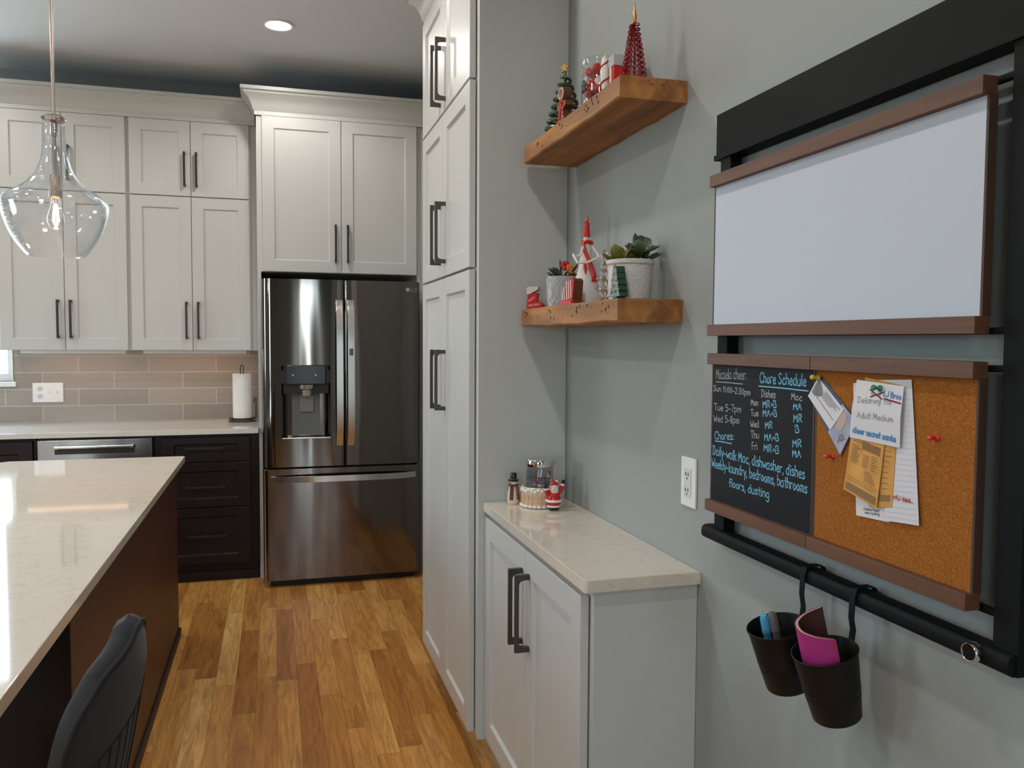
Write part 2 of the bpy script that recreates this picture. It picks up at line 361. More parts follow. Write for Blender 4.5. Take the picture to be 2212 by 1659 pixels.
        if parent is not None: o.parent = parent; LOC[o.name] = root
        else: o.location = root; LOC[o.name] = root
        if label: o['label'] = label
        return o
def thing(name, label, cat, loc=(0, 0, 0), group=None):
    o = bpy.data.objects.new(name, None); COL.objects.link(o); o.location = loc; o.empty_display_size = .05
    LOC[o.name] = Vector(loc); o['label'] = label; o['category'] = cat
    if group: o['group'] = group
    return o
def tag(o, label, cat, group=None):
    o['label'] = label; o['category'] = cat
    if group: o['group'] = group
    return o
def struct(o): o['kind'] = 'structure'; return o
def face_back(Y): return lambda a, d, z: (a, Y-d, z)
def face_side(X): return lambda a, d, z: (X-d, a, z)
def shaker(b, a0, a1, z0, z1, t=.02, st=.06, rec=.009, bv=.007, rails=None):
    rz = st if rails is None else rails
    e = .0018
    def ring(i_a, i_z, d): return [b.bm.verts.new(p) for p in ((a0+i_a, d, z0+i_z), (a1-i_a, d, z0+i_z), (a1-i_a, d, z1-i_z), (a0+i_a, d, z1-i_z))]
    L = [ring(0, 0, 0), ring(0, 0, t-e), ring(e, e, t), ring(st, rz, t), ring(st+bv, rz+bv, t-rec)]
    b.bm.faces.new(L[0][::-1])
    for A, D in zip(L, L[1:]):
        for i in range(4): b.bm.faces.new((A[i], A[(i+1) % 4], D[(i+1) % 4], D[i]))
    b.bm.faces.new(L[-1])
def handle(b, a, zc, L=.22, d0=.02, vert=True, Wd=.012, P=.036, t=.009):
    leg, r = .014, .013; o = []
    o += [(0, -L/2), (P, -L/2), (P, L/2), (0, L/2), (0, L/2-leg)]
    for k in range(5):
        an = pi/2*k/4; o.append((P-t-r+r*sin(an), L/2-leg-r+r*cos(an)))
    for k in range(5):
        an = pi/2*k/4; o.append((P-t-r+r*cos(an), -L/2+leg+r-r*sin(an)))
    o.append((0, -L/2+leg))
    if vert: b.prism([(a-Wd/2, d0+d, zc+s_) for d, s_ in o], (Wd, 0, 0), .0012)
    else: b.prism([(a+s_, d0+d, zc-Wd/2) for d, s_ in o], (0, 0, Wd), .0012)
def crown_profile(h, p):
    # (out, up) points of a crown moulding
    return [(0, 0), (.006, 0), (.006, .02*h/.14), (.014, .028*h/.14), (.022, .055*h/.14), (p*.45, .085*h/.14), (p*.78, .108*h/.14), (p*.80, .118*h/.14), (p, .122*h/.14), (p, h), (0, h)]
def crown_run(b, path, prof, z, endx=None, endprof=None):
    # path: list of (x,y, nx,ny) mitred corner points with outward direction (already scaled for mitre)
    rows = []
    for x, y, nx, ny in path: rows.append([b.bm.verts.new((x+nx*o, y+ny*o, z+u)) for o, u in prof])
    if endx is not None:   # last end is scribed against the return of a taller crown
        for v in rows[-1]:
            u = v.co.z-z; o_ = 0
            for (o0, u0), (o1, u1) in zip(endprof, endprof[1:-1]):
                if u0 <= u+1e-6 <= u1+1e-6: o_ = o0+(o1-o0)*((u-u0)/(u1-u0) if u1 > u0 else 1)
            v.co.x = endx-o_-.0005
    n = len(prof)
    for A, D in zip(rows, rows[1:]):
        for i in range(n): b.bm.faces.new((A[i], A[(i+1) % n], D[(i+1) % n], D[i]))
    b.bm.faces.new(rows[0][::-1]); b.bm.faces.new(rows[-1])
# ---- single-stroke handwriting
G = {
'a': ('.5,.5 .3,.6 .05,.4 .05,.12 .25,0 .48,.15;/.5,.6 .5,.1 .58,0', .7), 'b': ('/.05,1 .05,0;.05,.4 .3,.6 .5,.3 .3,0 .05,.12', .64),
'c': ('.48,.48 .28,.6 .05,.3 .25,0 .5,.1', .6), 'd': ('.5,.5 .28,.6 .05,.3 .25,0 .5,.15;/.5,1 .5,0', .68), 'e': ('.06,.3 .48,.35 .3,.6 .05,.3 .25,0 .5,.12', .6),
'f': ('.45,.9 .3,1 .2,.8 .2,0;/.02,.55 .4,.55', .5), 'g': ('.5,.5 .28,.6 .05,.35 .25,.05 .5,.2;.5,.6 .5,-.2 .3,-.38 .08,-.28', .66), 'h': ('/.05,1 .05,0;.05,.4 .3,.6 .45,.4 .45,0', .6),
'i': ('/.1,.6 .1,0;/.1,.8 .1,.88', .26), 'k': ('/.05,1 .05,0;/.45,.6 .05,.25;/.18,.35 .48,0', .58), 'l': ('/.1,1 .1,0', .26), 'm': ('/.05,.6 .05,0;.05,.42 .2,.6 .32,.4 .32,0;.32,.42 .48,.6 .6,.4 .6,0', .76),
'n': ('/.05,.6 .05,0;.05,.4 .3,.6 .45,.4 .45,0', .6), 'o': ('.28,.6 .05,.3 .28,0 .5,.3 .28,.6', .62), 'p': ('/.05,.6 .05,-.4;.05,.4 .3,.6 .5,.3 .3,0 .05,.1', .62), 'r': ('/.05,.6 .05,0;.05,.38 .2,.56 .38,.58', .46),
's': ('.42,.5 .22,.6 .08,.47 .25,.32 .42,.15 .22,0 .05,.08', .54), 't': ('/.2,.95 .2,.1 .35,0;/.02,.6 .4,.6', .46), 'u': ('.05,.6 .05,.15 .25,0 .45,.15;/.47,.6 .47,0', .62), 'w': ('/.03,.6 .18,0 .32,.45 .46,0 .62,.6', .74),
'y': ('/.05,.6 .26,.1;/.5,.6 .2,-.35', .6), 'A': ('/0,0 .3,1 .6,0;/.1,.38 .5,.38', .74), 'B': ('/.05,1 .05,0;.05,1 .4,.95 .4,.6 .05,.53;.05,.53 .5,.45 .48,.05 .05,0', .68), 'C': ('.55,.85 .35,1 .08,.7 .08,.3 .32,0 .58,.15', .7),
'D': ('/.08,1 .08,0;0,1 .4,.9 .58,.5 .4,.08 0,0', .74), 'F': ('/.08,1 .08,0;/.08,1 .5,1;/.08,.55 .42,.55', .6), 'G': ('.55,.85 .32,1 .06,.6 .15,.1 .4,0 .57,.2 .57,.45;/.57,.45 .35,.45', .74), 'L': ('/.08,1 .08,0 .5,0', .6), 'J': ('.4,1 .42,.2 .25,0 .05,.15', .58),
'M': ('/.05,0 .1,1 .35,.35 .6,1 .65,0', .82), 'R': ('/.05,1 .05,0;.05,1 .45,.92 .42,.58 .05,.5;/.2,.5 .52,0', .66), 'S': ('.52,.85 .3,1 .08,.78 .3,.52 .52,.25 .28,0 .04,.14', .66), 'T': ('/.3,1 .3,0;/0,1 .6,1', .66), 'W': ('/0,1 .18,0 .38,.7 .58,0 .75,1', .86), 'E': ('/.5,1 .08,1 .08,0 .5,0;/.08,.52 .42,.52', .6), 'Y': ('/.02,1 .28,.5 .55,1;/.28,.5 .28,0', .62), 'H': ('/.06,1 .06,0;/.5,1 .5,0;/.06,.5 .5,.5', .64), 'I': ('/.1,1 .1,0', .28),
'0': ('.28,1 .05,.5 .28,0 .5,.5 .28,1', .62), '1': ('/.05,.8 .2,1 .2,0', .36), '2': ('.05,.8 .28,1 .48,.75 .05,0;/.05,0 .5,0', .6), '3': ('.05,.9 .35,1 .42,.7 .2,.53;.2,.53 .5,.3 .3,0 .03,.1', .6), '5': ('/.48,1 .1,1 .08,.55;.08,.55 .35,.62 .5,.3 .3,0 .04,.1', .6),
'7': ('/.03,1 .5,1 .2,0', .58), '8': ('.28,.53 .08,.75 .28,1 .46,.76 .28,.53 .05,.25 .28,0 .5,.25 .28,.53', .6), ':': ('/.1,.45 .1,.52;/.1,.05 .1,.12', .26), '-': ('/.05,.32 .4,.32', .5), '+': ('/.05,.4 .45,.4;/.25,.6 .25,.2', .54), ',': ('/.14,.08 .05,-.18', .26), '.': ('/.08,0 .12,.04', .22), ' ': ('', .36)}
def smooth_pl(p, k=5):
    out = []
    for i in range(len(p)-1):
        p0, p1, p2, p3 = p[max(i-1, 0)], p[i], p[i+1], p[min(i+2, len(p)-1)]
        for j in range(k):
            t = j/k; t2, t3 = t*t, t*t*t
            out.append(tuple(.5*((2*p1[q]) + (-p0[q]+p2[q])*t + (2*p0[q]-5*p1[q]+4*p2[q]-p3[q])*t2 + (-p0[q]+3*p1[q]-3*p2[q]+p3[q])*t3) for q in (0, 1)))
    out.append(p[-1]); return out
def ribbon(b, pts, hw, to3):
    P = [Vector((x, y)) for x, y in pts]; n = len(P); Lf, Rt = [], []
    for i in range(n):
        t = P[min(i+1, n-1)]-P[max(i-1, 0)]
        if t.length < 1e-9: t = Vector((1, 0))
        t.normalize(); nn = Vector((-t.y, t.x)); q = P[i].copy()
        if i == 0: q -= t*hw*.6
        if i == n-1: q += t*hw*.6
        Lf.append(b.bm.verts.new(to3(*(q+nn*hw)))); Rt.append(b.bm.verts.new(to3(*(q-nn*hw))))
    for i in range(n-1): b.bm.faces.new((Rt[i], Rt[i+1], Lf[i+1], Lf[i]))
def write(b, text, p0, p1, h, hw, to3, jit=.02):
    # p0,p1: baseline ends in 2-D plane coordinates (x right, y up); to3 maps plane to space
    rnd = random.Random(len(text)*31 + ord(text[0])); natural = sum(G[c][1] for c in text) - .12
    x = 0; d = Vector((p1[0]-p0[0], p1[1]-p0[1])); L = d.length; d.normalize(); up = Vector((-d.y, d.x)); sx_ = L/natural
    for c in text:
        st, adv = G[c]; dy = rnd.uniform(-jit, jit)
        if st:
            for s_ in st.split(';'):
                straight = s_[0] == '/'; pts = [tuple(map(float, q.split(','))) for q in s_.lstrip('/').split()]
                if not straight: pts = smooth_pl(pts)
                elif len(pts) > 2:   # split corners
                    for q0, q1 in zip(pts, pts[1:]):
                        ribbon(b, [tuple(Vector(p0)+d*((x+qx)*sx_)+up*((qy+dy)*h)) for qx, qy in (q0, q1)], hw, to3)
                    x = x; continue
                ribbon(b, [tuple(Vector(p0)+d*((x+qx)*sx_)+up*((qy+dy)*h)) for qx, qy in pts], hw, to3)
        x += adv
# ================================================================== SETTING
b = B(); b.box(XL-.2, XR+.2, YF-.2, YB+.2, -.05, 0); struct(b.build('floor', FLOOR))
b = B(); b.box(XL-.2, XR+.2, YF-.2, YB+.2, CEIL, CEIL+.05); struct(b.build('ceiling', CEILM))
b = B(); b.box(XR, XR+.12, YF-.12, YB+.12, 0, CEIL); struct(b.build('wall_right', WALL))
def wall_with_holes(name, along, c0, c1, lo, hi, holes):
    b = B(); a = lo
    def seg(a0, a1, z0, z1):
        if a1-a0 < 1e-4 or z1-z0 < 1e-4: return
        if along == 'x': b.box(a0, a1, c0, c1, z0, z1)
        else: b.box(c0, c1, a0, a1, z0, z1)
    for h0, h1, z0, z1 in sorted(holes):
        seg(a, h0, 0, CEIL); seg(h0, h1, 0, z0); seg(h0, h1, z1, CEIL); a = h1
    seg(a, hi, 0, CEIL); return struct(b.build(name, WALL, smooth=False))
wall_with_holes('wall_back', 'x', YB, YB+.12, XL-.12, XR, WIN['back'])
wall_with_holes('wall_left', 'y', XL-.12, XL, YF-.12, YB+.12, WIN['left'])
wall_with_holes('wall_front', 'x', YF-.12, YF, XL-.12, XR, WIN['front'])
WN = [0]
def window(wall, a0, a1, z0, z1, cols, rows):
    WN[0] += 1
    fn = {'back': lambda a, d, z: (a, YB-d, z), 'left': lambda a, d, z: (XL+d, a, z), 'front': lambda a, d, z: (a, YF+d, z)}[wall]
    root = bpy.data.objects.new('window_%d' % WN[0], None); COL.objects.link(root); root['kind'] = 'structure'; LOC[root.name] = Vector((0, 0, 0))
    c = .065 if wall != 'back' else .055
    b = B(fn); b.box(a0-c, a0, -.001, .018, z0-.01, z1+c, .003); b.box(a1, a1+(c if wall != 'back' else .006), -.001, .018, z0-.01, z1+c, .003); b.box(a0, a1, -.001, .018, z1, z1+c, .003)
    b.build('window_casing', TRIMW, root)
    b = B(fn); b.box(a0-c-.018, a1+(c if wall != 'back' else .006)+.018, -.05, .035, z0-.037, z0-.008, .004); b.build('window_sill', TRIMW, root)
    b = B(fn); s_ = .04 if a1-a0 > .3 else .012
    b.box(a0, a0+s_, -.09, -.05, z0-.008, z1); b.box(a1-s_, a1, -.09, -.05, z0-.008, z1); b.box(a0+s_, a1-s_, -.089, -.051, z1-s_, z1); b.box(a0+s_, a1-s_, -.089, -.051, z0-.008, z0+s_)
    for i in range(1, cols): x = a0+(a1-a0)*i/cols; b.box(x-.011, x+.011, -.082, -.058, z0, z1)
    for i in range(1, rows): z = z0+(z1-z0)*i/rows; b.box(a0, a1, -.082, -.058, z-.011, z+.011)
    b.build('window_sash', TRIMW, root)
    b = B(fn); b.box(a0+.01, a1-.01, -.072, -.068, z0, z1); b.build('window_pane', GLASSW, root)
window('back', *WIN['back'][0], 3, 4)
window('left', *WIN['left'][0], 3, 3); window('front', *WIN['front'][0], 3, 3); window('front', *WIN['front'][1], 1, 1)  # front pair invented: wide one as fill, slim one as streak on the fridge
b = B(); b.box(-4.5, -.09, YB-.008, YB, .915, 1.18); b.box(-1.546, -.09, YB-.008, YB, 1.18, 1.376); struct(b.build('wall_backsplash', TILE, smooth=False))
b = B(); b.box(XR-.014, XR, YF, 1.66, 0, .13, .003); struct(b.build('baseboard_right', TRIMW))
# ================================================================== BACK WALL UPPER CABINETS
YU = 5.415; Yc = YU+.02
def upper_unit(x0, x1, label, splitx):
    t = thing('wall_cabinet', label, 'cabinet', ((x0+x1)/2, YB, 1.372), 'white wall cabinets over the backsplash')
    b = B(); b.box(x0-.011, x1+.011, Yc, YB-.009, 1.372, 2.7595, .001); b.build('cabinet_body', WHITE, t)
    for z0, z1, hz in ((2.308, 2.757, 2.466), (1.374, 2.302, 1.556)):
        for a0, a1, ha in ((x0, splitx-.0015, splitx-.034), (splitx+.0015, x1, splitx+.034)):
            b = B(face_back(Yc)); shaker(b, a0, a1, z0, z1, st=.066); d = b.build('door', WHITE, t)
            b = B(face_back(Yc)); handle(b, ha, hz, .205 if hz > 2 else .225); b.build('handle', BRONZE, d, label='dark bronze bar handle')
    return t
upper_unit(-1.519, -.840, 'white four-door shaker wall cabinet beside the window', -1.180)
wcab = upper_unit(-.819, -.138, 'white four-door shaker wall cabinet next to the fridge surround', -.4755)
b = B(); b.box(-.126, -.091, Yc+.003, YB-.009, 1.372, 2.7595, .001); b.build('filler_strip', WHITE, wcab)
b = B(); prof = crown_profile(.143, .085)
b.box(-1.53, -.0985, Yc-.0145, YB-.01, 2.76, 2.80)
crown_run(b, [(-1.53, YB-.01, -1, 0), (-1.53, Yc-.006, -1, -1), (-.169, Yc-.006, 0, -1)], prof, 2.76, endx=-.0935, endprof=crown_profile(.148, .082))
tag(b.build('crown_molding', WHITE, loc=(-.8, YB, 2.76)), 'long white crown moulding along the wall cabinet tops', 'moulding')
for x0, x1, w in ((-1.46, -.88, 'window-side'), (-.78, -.17, 'fridge-side')):
    t = thing('under_cabinet_light', 'slim warm light bar under the %s wall cabinet' % w, 'light', ((x0+x1)/2, 5.60, 1.372), 'light bars under the wall cabinets')
    b = B(); b.box(x0, x1, 5.57, 5.576, 1.350, 1.3715, .001); b.box(x0, x1, 5.576, 5.62, 1.358, 1.3715, .001); b.build('housing', PLAST, t)
    b = B(); b.box(x0+.01, x1-.01, 5.58, 5.615, 1.353, 1.358); b.build('diffuser', pm('warm_led', (1, .8, .6), .5, emit=(1, .58, .32), estr=9), t)
# ================================================================== FRIDGE SURROUND
YU2 = 5.139; Y2 = YU2+.02
t = thing('fridge_cabinet', 'tall white cabinet surround with two shaker doors above the fridge', 'cabinet', (.39, YB, 0))
b = B(); b.box(-.09, .887, Y2, YB-.001, 1.845, 2.7595, .001); b.build('cabinet_body', WHITE, t)
for x in (-.09, .865):
    b = B(); b.box(x, x+.022, Y2, YB-.001, 0, 1.846, .001); b.build('side_panel', WHITE, t)
b = B(); b.box(.888, XR-.001, Y2+.004, Y2+.03, 0, 2.7595); b.build('filler_strip', WHITE, t)
for a0, a1, ha in ((-.058, .3995, .365), (.4025, .860, .437)):
    b = B(face_back(Y2)); shaker(b, a0, a1, 1.847, 2.757, st=.068); d = b.build('door', WHITE, t)
    b = B(face_back(Y2)); handle(b, ha, 2.022, .225); b.build('handle', BRONZE, d, label='dark bronze bar handle')
b = B(); b.box(-.098, .892, Y2-.014, YB-.001, 2.76, 2.80)
crown_run(b, [(-.092, YB-.001, -1, 0), (-.092, Y2-.006, -1, -1), (.93, Y2-.006, 0, -1)], crown_profile(.148, .082), 2.76)
b.build('crown_molding', WHITE, t)
# ================================================================== FRIDGE
t = thing('refrigerator', 'dark stainless french-door refrigerator with ice and water dispenser', 'refrigerator', (.39, 5.3, 0))
b = B(); b.box(-.055, .833, 4.99, 5.70, .035, 1.775, .004); b.build('cabinet_body', DGREY, t)
b = B(); b.box(-.03, .81, 4.96, 5.05, .0, .05, .004); b.build('base_grille', BLACKP, t)
FY = 4.908
def slab(b, x0, x1, z0, z1, yb=4.985, rl=.03, rr=.03, hole=None, bow=.0):
    # door slab with rounded vertical front edges; hole=(hx0,hx1,hz0,hz1) cuts the front face
    pts = [(x0, yb)]
    for k in range(7): an = pi/2*k/6; pts.append((x0+rl-rl*cos(an), FY+rl*.8-rl*.8*sin(an)))
    for k in range(7): an = pi/2*k/6; pts.append((x1-rr+rr*sin(an), FY+rr*.8-rr*.8*cos(an)))
    pts.append((x1, yb))
    if not hole:
        b.prism([(x, y, z0) for x, y in pts], (0, 0, z1-z0), .003); return
    hx0, hx1, hz0, hz1 = hole; n = len(pts)
    # column strips: split profile at hole edges
    front = [(p if True else p) for p in pts]
    i0 = 7; i1 = 8  # between these the front is flat
    prof = pts[:i0+1] + [(hx0, FY), (hx1, FY)] + pts[i1:]
    zs = [z0, hz0, hz1, z1]; V = [[b.bm.verts.new((x, y, z)) for x, y in prof] for z in zs]; m = len(prof); ih = i0+1
    for r in range(3):
        for i in range(m):
            if r == 1 and i == ih: continue
            j = (i+1) % m; b.bm.faces.new((V[r][i], V[r][j], V[r+1][j], V[r+1][i]))
    b.bm.faces.new(V[0][::-1]); b.bm.faces.new(V[3])
    dp = .062; A = [V[1][ih], V[1][ih+1], V[2][ih+1], V[2][ih]]
    D = [b.bm.verts.new((v.co.x+(.03 if k in (0, 3) else -.03), FY+dp, v.co.z+(.006 if k < 2 else 0))) for k, v in enumerate(A)]
    for i in range(4): b.bm.faces.new((A[i], A[(i+1) % 4], D[(i+1) % 4], D[i]))
    b.bm.faces.new(D)
b = B(); slab(b, -.067, .3930, .706, 1.789, rl=.055, rr=.012, hole=(.0405, .3145, .874, 1.292)); dl = b.build('door', STEEL, t, recalc=True)
b = B(); slab(b, .3985, .845, .706, 1.789, rl=.012, rr=.055); dr = b.build('door', STEEL, t)
b = B(); slab(b, -.067, .845, .045, .695, rl=.03, rr=.03); dw = b.build('freezer_drawer', STEEL, t)
def bow_handle_v(x0, x1):
    b = B(); zs = [.825+(1.674-.825)*i/24 for i in range(25)]
    def off(z): u = (z-.825)/(1.674-.825); return .045*(1-(2*u-1)**4)+.006
    out = [(x0, FY-off(z), z) for z in zs]+[(x0, FY-off(z)+.014, z) for z in reversed(zs)]
    b.prism(out, (x1-x0, 0, 0), .003)
    for z in (.86, 1.64): b.box(x0+.008, x1-.008, FY-off(z)+.004, FY+.002, z-.012, z+.012, .002)
    return b
h1 = bow_handle_v(.348, .386).build('handle', STEELH, dl)
h2 = bow_handle_v(.413, .451).build('handle', STEELH, dr)
b = B(); b.box(.421, .443, FY-.0515, FY-.046, 1.352, 1.392, .001); b.build('latch_button', pm('grey_button', (.12, .12, .12), .4, .6), dr)
b = B(); n_ = 30; xs = [-.024+.837*i/n_ for i in range(n_+1)]
def offd(x): u = (x+.024)/.837; return .05*(1-(2*u-1)**4)+.008
b.prism([(x, FY-offd(x), .622) for x in xs]+[(x, FY-offd(x)+.014, .622) for x in reversed(xs)], (0, 0, .034), .003)
for x in (.01, .78): b.box(x-.012, x+.012, FY-offd(x)+.004, FY+.002, .626, .652, .002)
b.build('handle', STEELH, dw)
# dispenser
b = B(); b.box(.040, .066, FY-.002, FY+.06, 1.19, 1.266, .001); b.box(.290, .315, FY-.002, FY+.06, 1.19, 1.266, .001); b.box(.050, .305, FY+.012, FY+.058, 1.13, 1.295, .001); b.build('dispenser_recess', BLACKP, dl)
b = B(); b.box(.066, .290, FY-.012, FY+.03, 1.183, 1.296, .006, 3); b.build('dispenser_panel', pm('smoked_panel', (.035, .034, .036), .16, .6), dl)
for x in (.103, .231):
    b = B(); b.cyl((x, FY-.0125, 1.238), (x, FY-.0135, 1.238), .0045, n=12)
    b.build('indicator_light', pm('blue_led', (.1, .1, .9), .5, emit=(.18, .2, 1), estr=1.6), dl)
b = B(); b.lathe([(0, 1.116), (.030, 1.116), (.034, 1.15), (.046, 1.158), (.050, 1.182), (0, 1.182)], (.181, FY+.03, 0), 28); b.build('spout', pm('spout_chrome', (.55, .52, .5), .25, .9), dl)
b = B(); b.box(.141, .222, FY+.042, FY+.05, 1.02, 1.125, .006, 3); b.build('dispenser_paddle', pm('paddle_grey', (.19, .19, .19), .4), dl)
b = B(); b.box(.098, .258, FY+.0555, FY+.0615, .884, 1.13, .002); b.build('dispenser_back', pm('recess_grey', (.14, .145, .148), .45), dl)
b = B(); b.box(.041, .314, FY-.003, FY+.02, .868, .877, .002); b.build('drip_tray', STEELH, dl)
# badge
b = B(); b.lathe([(0, 0), (.012, 0), (.012, .0012), (0, .0012)], (.768, FY-.0002, 1.742), 24, (0, -1, 0)); b.build('badge', pm('badge_silver', (.55, .54, .53), .3, .8), dr, label='round silver maker badge')
b = B(); to = lambda x, y: (x, FY-.0006, y)
write(b, 'LG', (.787, 1.731), (.823, 1.731), .022, .0021, to, 0); b.build('logo_letters', pm('badge_silver2', (.30, .29, .28), .35, .6), dr, recalc=False, label='silver LG lettering')
b = B(); to = lambda x, y: (x, FY-.0006, y)
b.box(.745, .815, FY-.0012, FY+.001, .722, .735); b.build('model_plate', pm('plate_dark', (.03, .03, .03), .4), dr)
# ================================================================== BACK COUNTER RUN
b = B(); b.box(-4.5, -.0915, 5.11, YB-.0085, .885, .915, .003); tag(b.build('countertop', QUARTZB, loc=(-1.6, 5.4, .885)), 'long white quartz countertop on the dark base cabinets along the back wall', 'countertop')
def base_body(b, x0, x1):
    b.box(x0, x1, 5.152, YB-.001, .10, .884, .001); b.box(x0, x1, 5.185, YB-.001, 0, .10)
FB = face_back(5.152)
t = thing('drawer_cabinet', 'dark espresso base cabinet with three drawers beside the fridge', 'cabinet', (-.38, YB, 0))
b = B(); base_body(b, -.672, -.0925); b.box(-.672, -.0925, 5.172, 5.186, .0, .055, .003); b.build('cabinet_body', ESP, t)
for z0, z1, hz, rl in ((.722, .868, .805, .042), (.452, .716, .575, .05), (.115, .446, .285, .05)):
    b = B(FB); shaker(b, -.635, -.142, z0, z1, st=.07, rails=rl); d = b.build('drawer', ESP, t)
    b = B(FB); handle(b, -.39, hz, .22, vert=False); b.build('handle', BRONZE, d)
t = thing('sink_cabinet', 'dark espresso two-door base cabinet left of the dishwasher', 'cabinet', (-1.75, YB, 0))
b = B(); base_body(b, -2.25, -1.282); b.build('cabinet_body', ESP, t)
for a0, a1, ha in ((-2.235, -1.772, -1.81), (-1.766, -1.297, -1.73)):
    b = B(FB); shaker(b, a0, a1, .115, .868, st=.07); d = b.build('door', ESP, t)
    b = B(FB); handle(b, ha, .74, .22); b.build('handle', BRONZE, d)
t = thing('dishwasher', 'stainless dishwasher with bar handle under the back countertop', 'dishwasher', (-.974, YB, 0))
b = B(); b.box(-1.276, -.674, 5.16, YB-.002, .0, .878); b.build('tub', BLACKP, t)
b = B(); b.box(-1.272, -.676, 5.115, 5.159, .11, .874, .006, 3); dd = b.build('door', STEELD, t)
b = B(); b.box(-1.182, -.772, 5.085, 5.098, .826, .842, .003); b.box(-1.18, -1.162, 5.09, 5.116, .822, .842, .002); b.box(-.792, -.774, 5.09, 5.116, .822, .842, .002); b.build('handle', STEELH, dd)
b = B(); b.box(-1.182, -.772, 5.1125, 5.116, .792, .826); b.build('grip_recess', pm('recess_dark', (.05, .045, .04), .4, .7), dd)
# far-left base run (outside the picture, seen only in reflections)
t = thing('base_cabinet', 'dark espresso base cabinet run far left under the window counter', 'cabinet', (-3.4, YB, 0))
b = B(); base_body(b, -4.5, -2.256); b.build('cabinet_body', ESP, t)
# outlet on tile
t = thing('wall_plate', 'white combined outlet and switch plate on the beige tile', 'wall plate', (-1.357, YB-.008, 1.104))
Yp = YB-.008
b = B(); b.box(-1.444, -1.271, Yp-.006, Yp, 1.043, 1.165, .003); b.build('plate', PLAST, t)
for z in (1.127, 1.080):
    b = B(); b.lathe([(0, 0), (.0165, 0), (.0155, .003), (0, .003)], (-1.402, Yp-.006, z), 20, (0, -1, 0))
    b.build('receptacle', pm('receptacle_white', (.68, .68, .69), .4), t)
for z in (1.129, 1.082):
    for dx in (-.006, .006): b = B(); b.box(-1.402+dx-.0012, -1.402+dx+.0012, Yp-.0095, Yp-.0085, z-.004, z+.004); b.build('slot', BLACKP, t)
    b = B(); b.cyl((-1.402, Yp-.0085, z-.010), (-1.402, Yp-.0095, z-.010), .0022, n=8); b.build('ground_hole', BLACKP, t)
for x in (-1.355, -1.309):
    b = B(); b.box(x-.004, x+.004, Yp-.016, Yp-.005, 1.100, 1.112, .002); b.build('switch_toggle', PLAST, t)
# paper towel holder
px, py = -.198, 5.56
t = thing('paper_towel_holder', 'black wire paper towel holder standing on the back countertop', 'paper towel holder', (px, py, .915))
b = B(); ring = lambda r, z: [(px+r*cos(2*pi*i/28), py+r*sin(2*pi*i/28), z) for i in range(28)]
b.tube(ring(.083, .919), .003, closed=True); b.tube(ring(.083, .935), .003, closed=True); b.tube(ring(.066, .937), .003, closed=True)
for i in range(4):
    an = pi/4+i*pi/2; b.tube([(px+.083*cos(an), py+.083*sin(an), .918), (px+.083*cos(an), py+.083*sin(an), .936)], .003); b.tube([(px, py, .937), (px+.083*cos(an), py+.083*sin(an), .936)], .003)
b.build('base', BRONZE, t)
b = B(); b.tube([(px-.009, py, .935), (px-.009, py, 1.255)] + [(px-.009*cos(a*pi/8), py, 1.268+.009*sin(a*pi/8)) for a in range(9)] + [(px+.009, py, 1.255), (px+.009, py, .935)], .003); b.build('post', BRONZE, t)
b = B(); b.tube([(px+.083, py-.005, .936), (px+.085, py-.005, 1.05)] + [(px+.079+.006*cos(a*pi/6), py-.005, 1.06+.006*sin(a*pi/6)) for a in range(7)] + [(px+.073, py-.005, 1.03)], .003); b.build('tension_arm', BRONZE, t)
b = B(); b.lathe([(.021, .9405), (.058, .9405), (.0585, 1.10), (.058, 1.222), (.021, 1.222), (.021, .9405)], (px, py, 0), 40)
tag(b.build('paper_towel_roll', pm('paper_towel', (.78, .76, .72), .95, bump=.5, bscale=160), loc=(px, py, .9405)), 'white paper towel roll on its black wire holder', 'paper towel')
# ================================================================== ISLAND
ZI = .874
b = B(); pts = [(-.419, .55), (-.419, 4.268), (-.427, 4.278), (-1.18, 4.278), (-1.215, 4.25), (-1.215, .55)]
b.prism([(x, y, ZI-.030) for x, y in pts], (0, 0, .030), .0035)
tag(b.build('island_countertop', QUARTZ, loc=(-.8, 2.4, ZI-.03)), 'cream quartz slab on top of the kitchen island', 'countertop')
t = thing('kitchen_island', 'dark walnut-stained kitchen island base below the cream quartz top', 'island', (-.82, 3.1, 0))
b = B(); b.box(-1.16, -.456, 2.028, 4.242, .0, ZI-.031, .002); b.build('cabinet_body', ISL, t)
b = B(); b.box(-.456, -.446, 2.02, 4.25, 0, .04, .003); b.build('base_trim', pm('island_toe', (.022, .010, .007), .5), t)
b = B(); b.box(-1.17, -.444, 2.018, 2.028, 0, ZI-.031, .001); b.build('knee_panel', ESP, t)
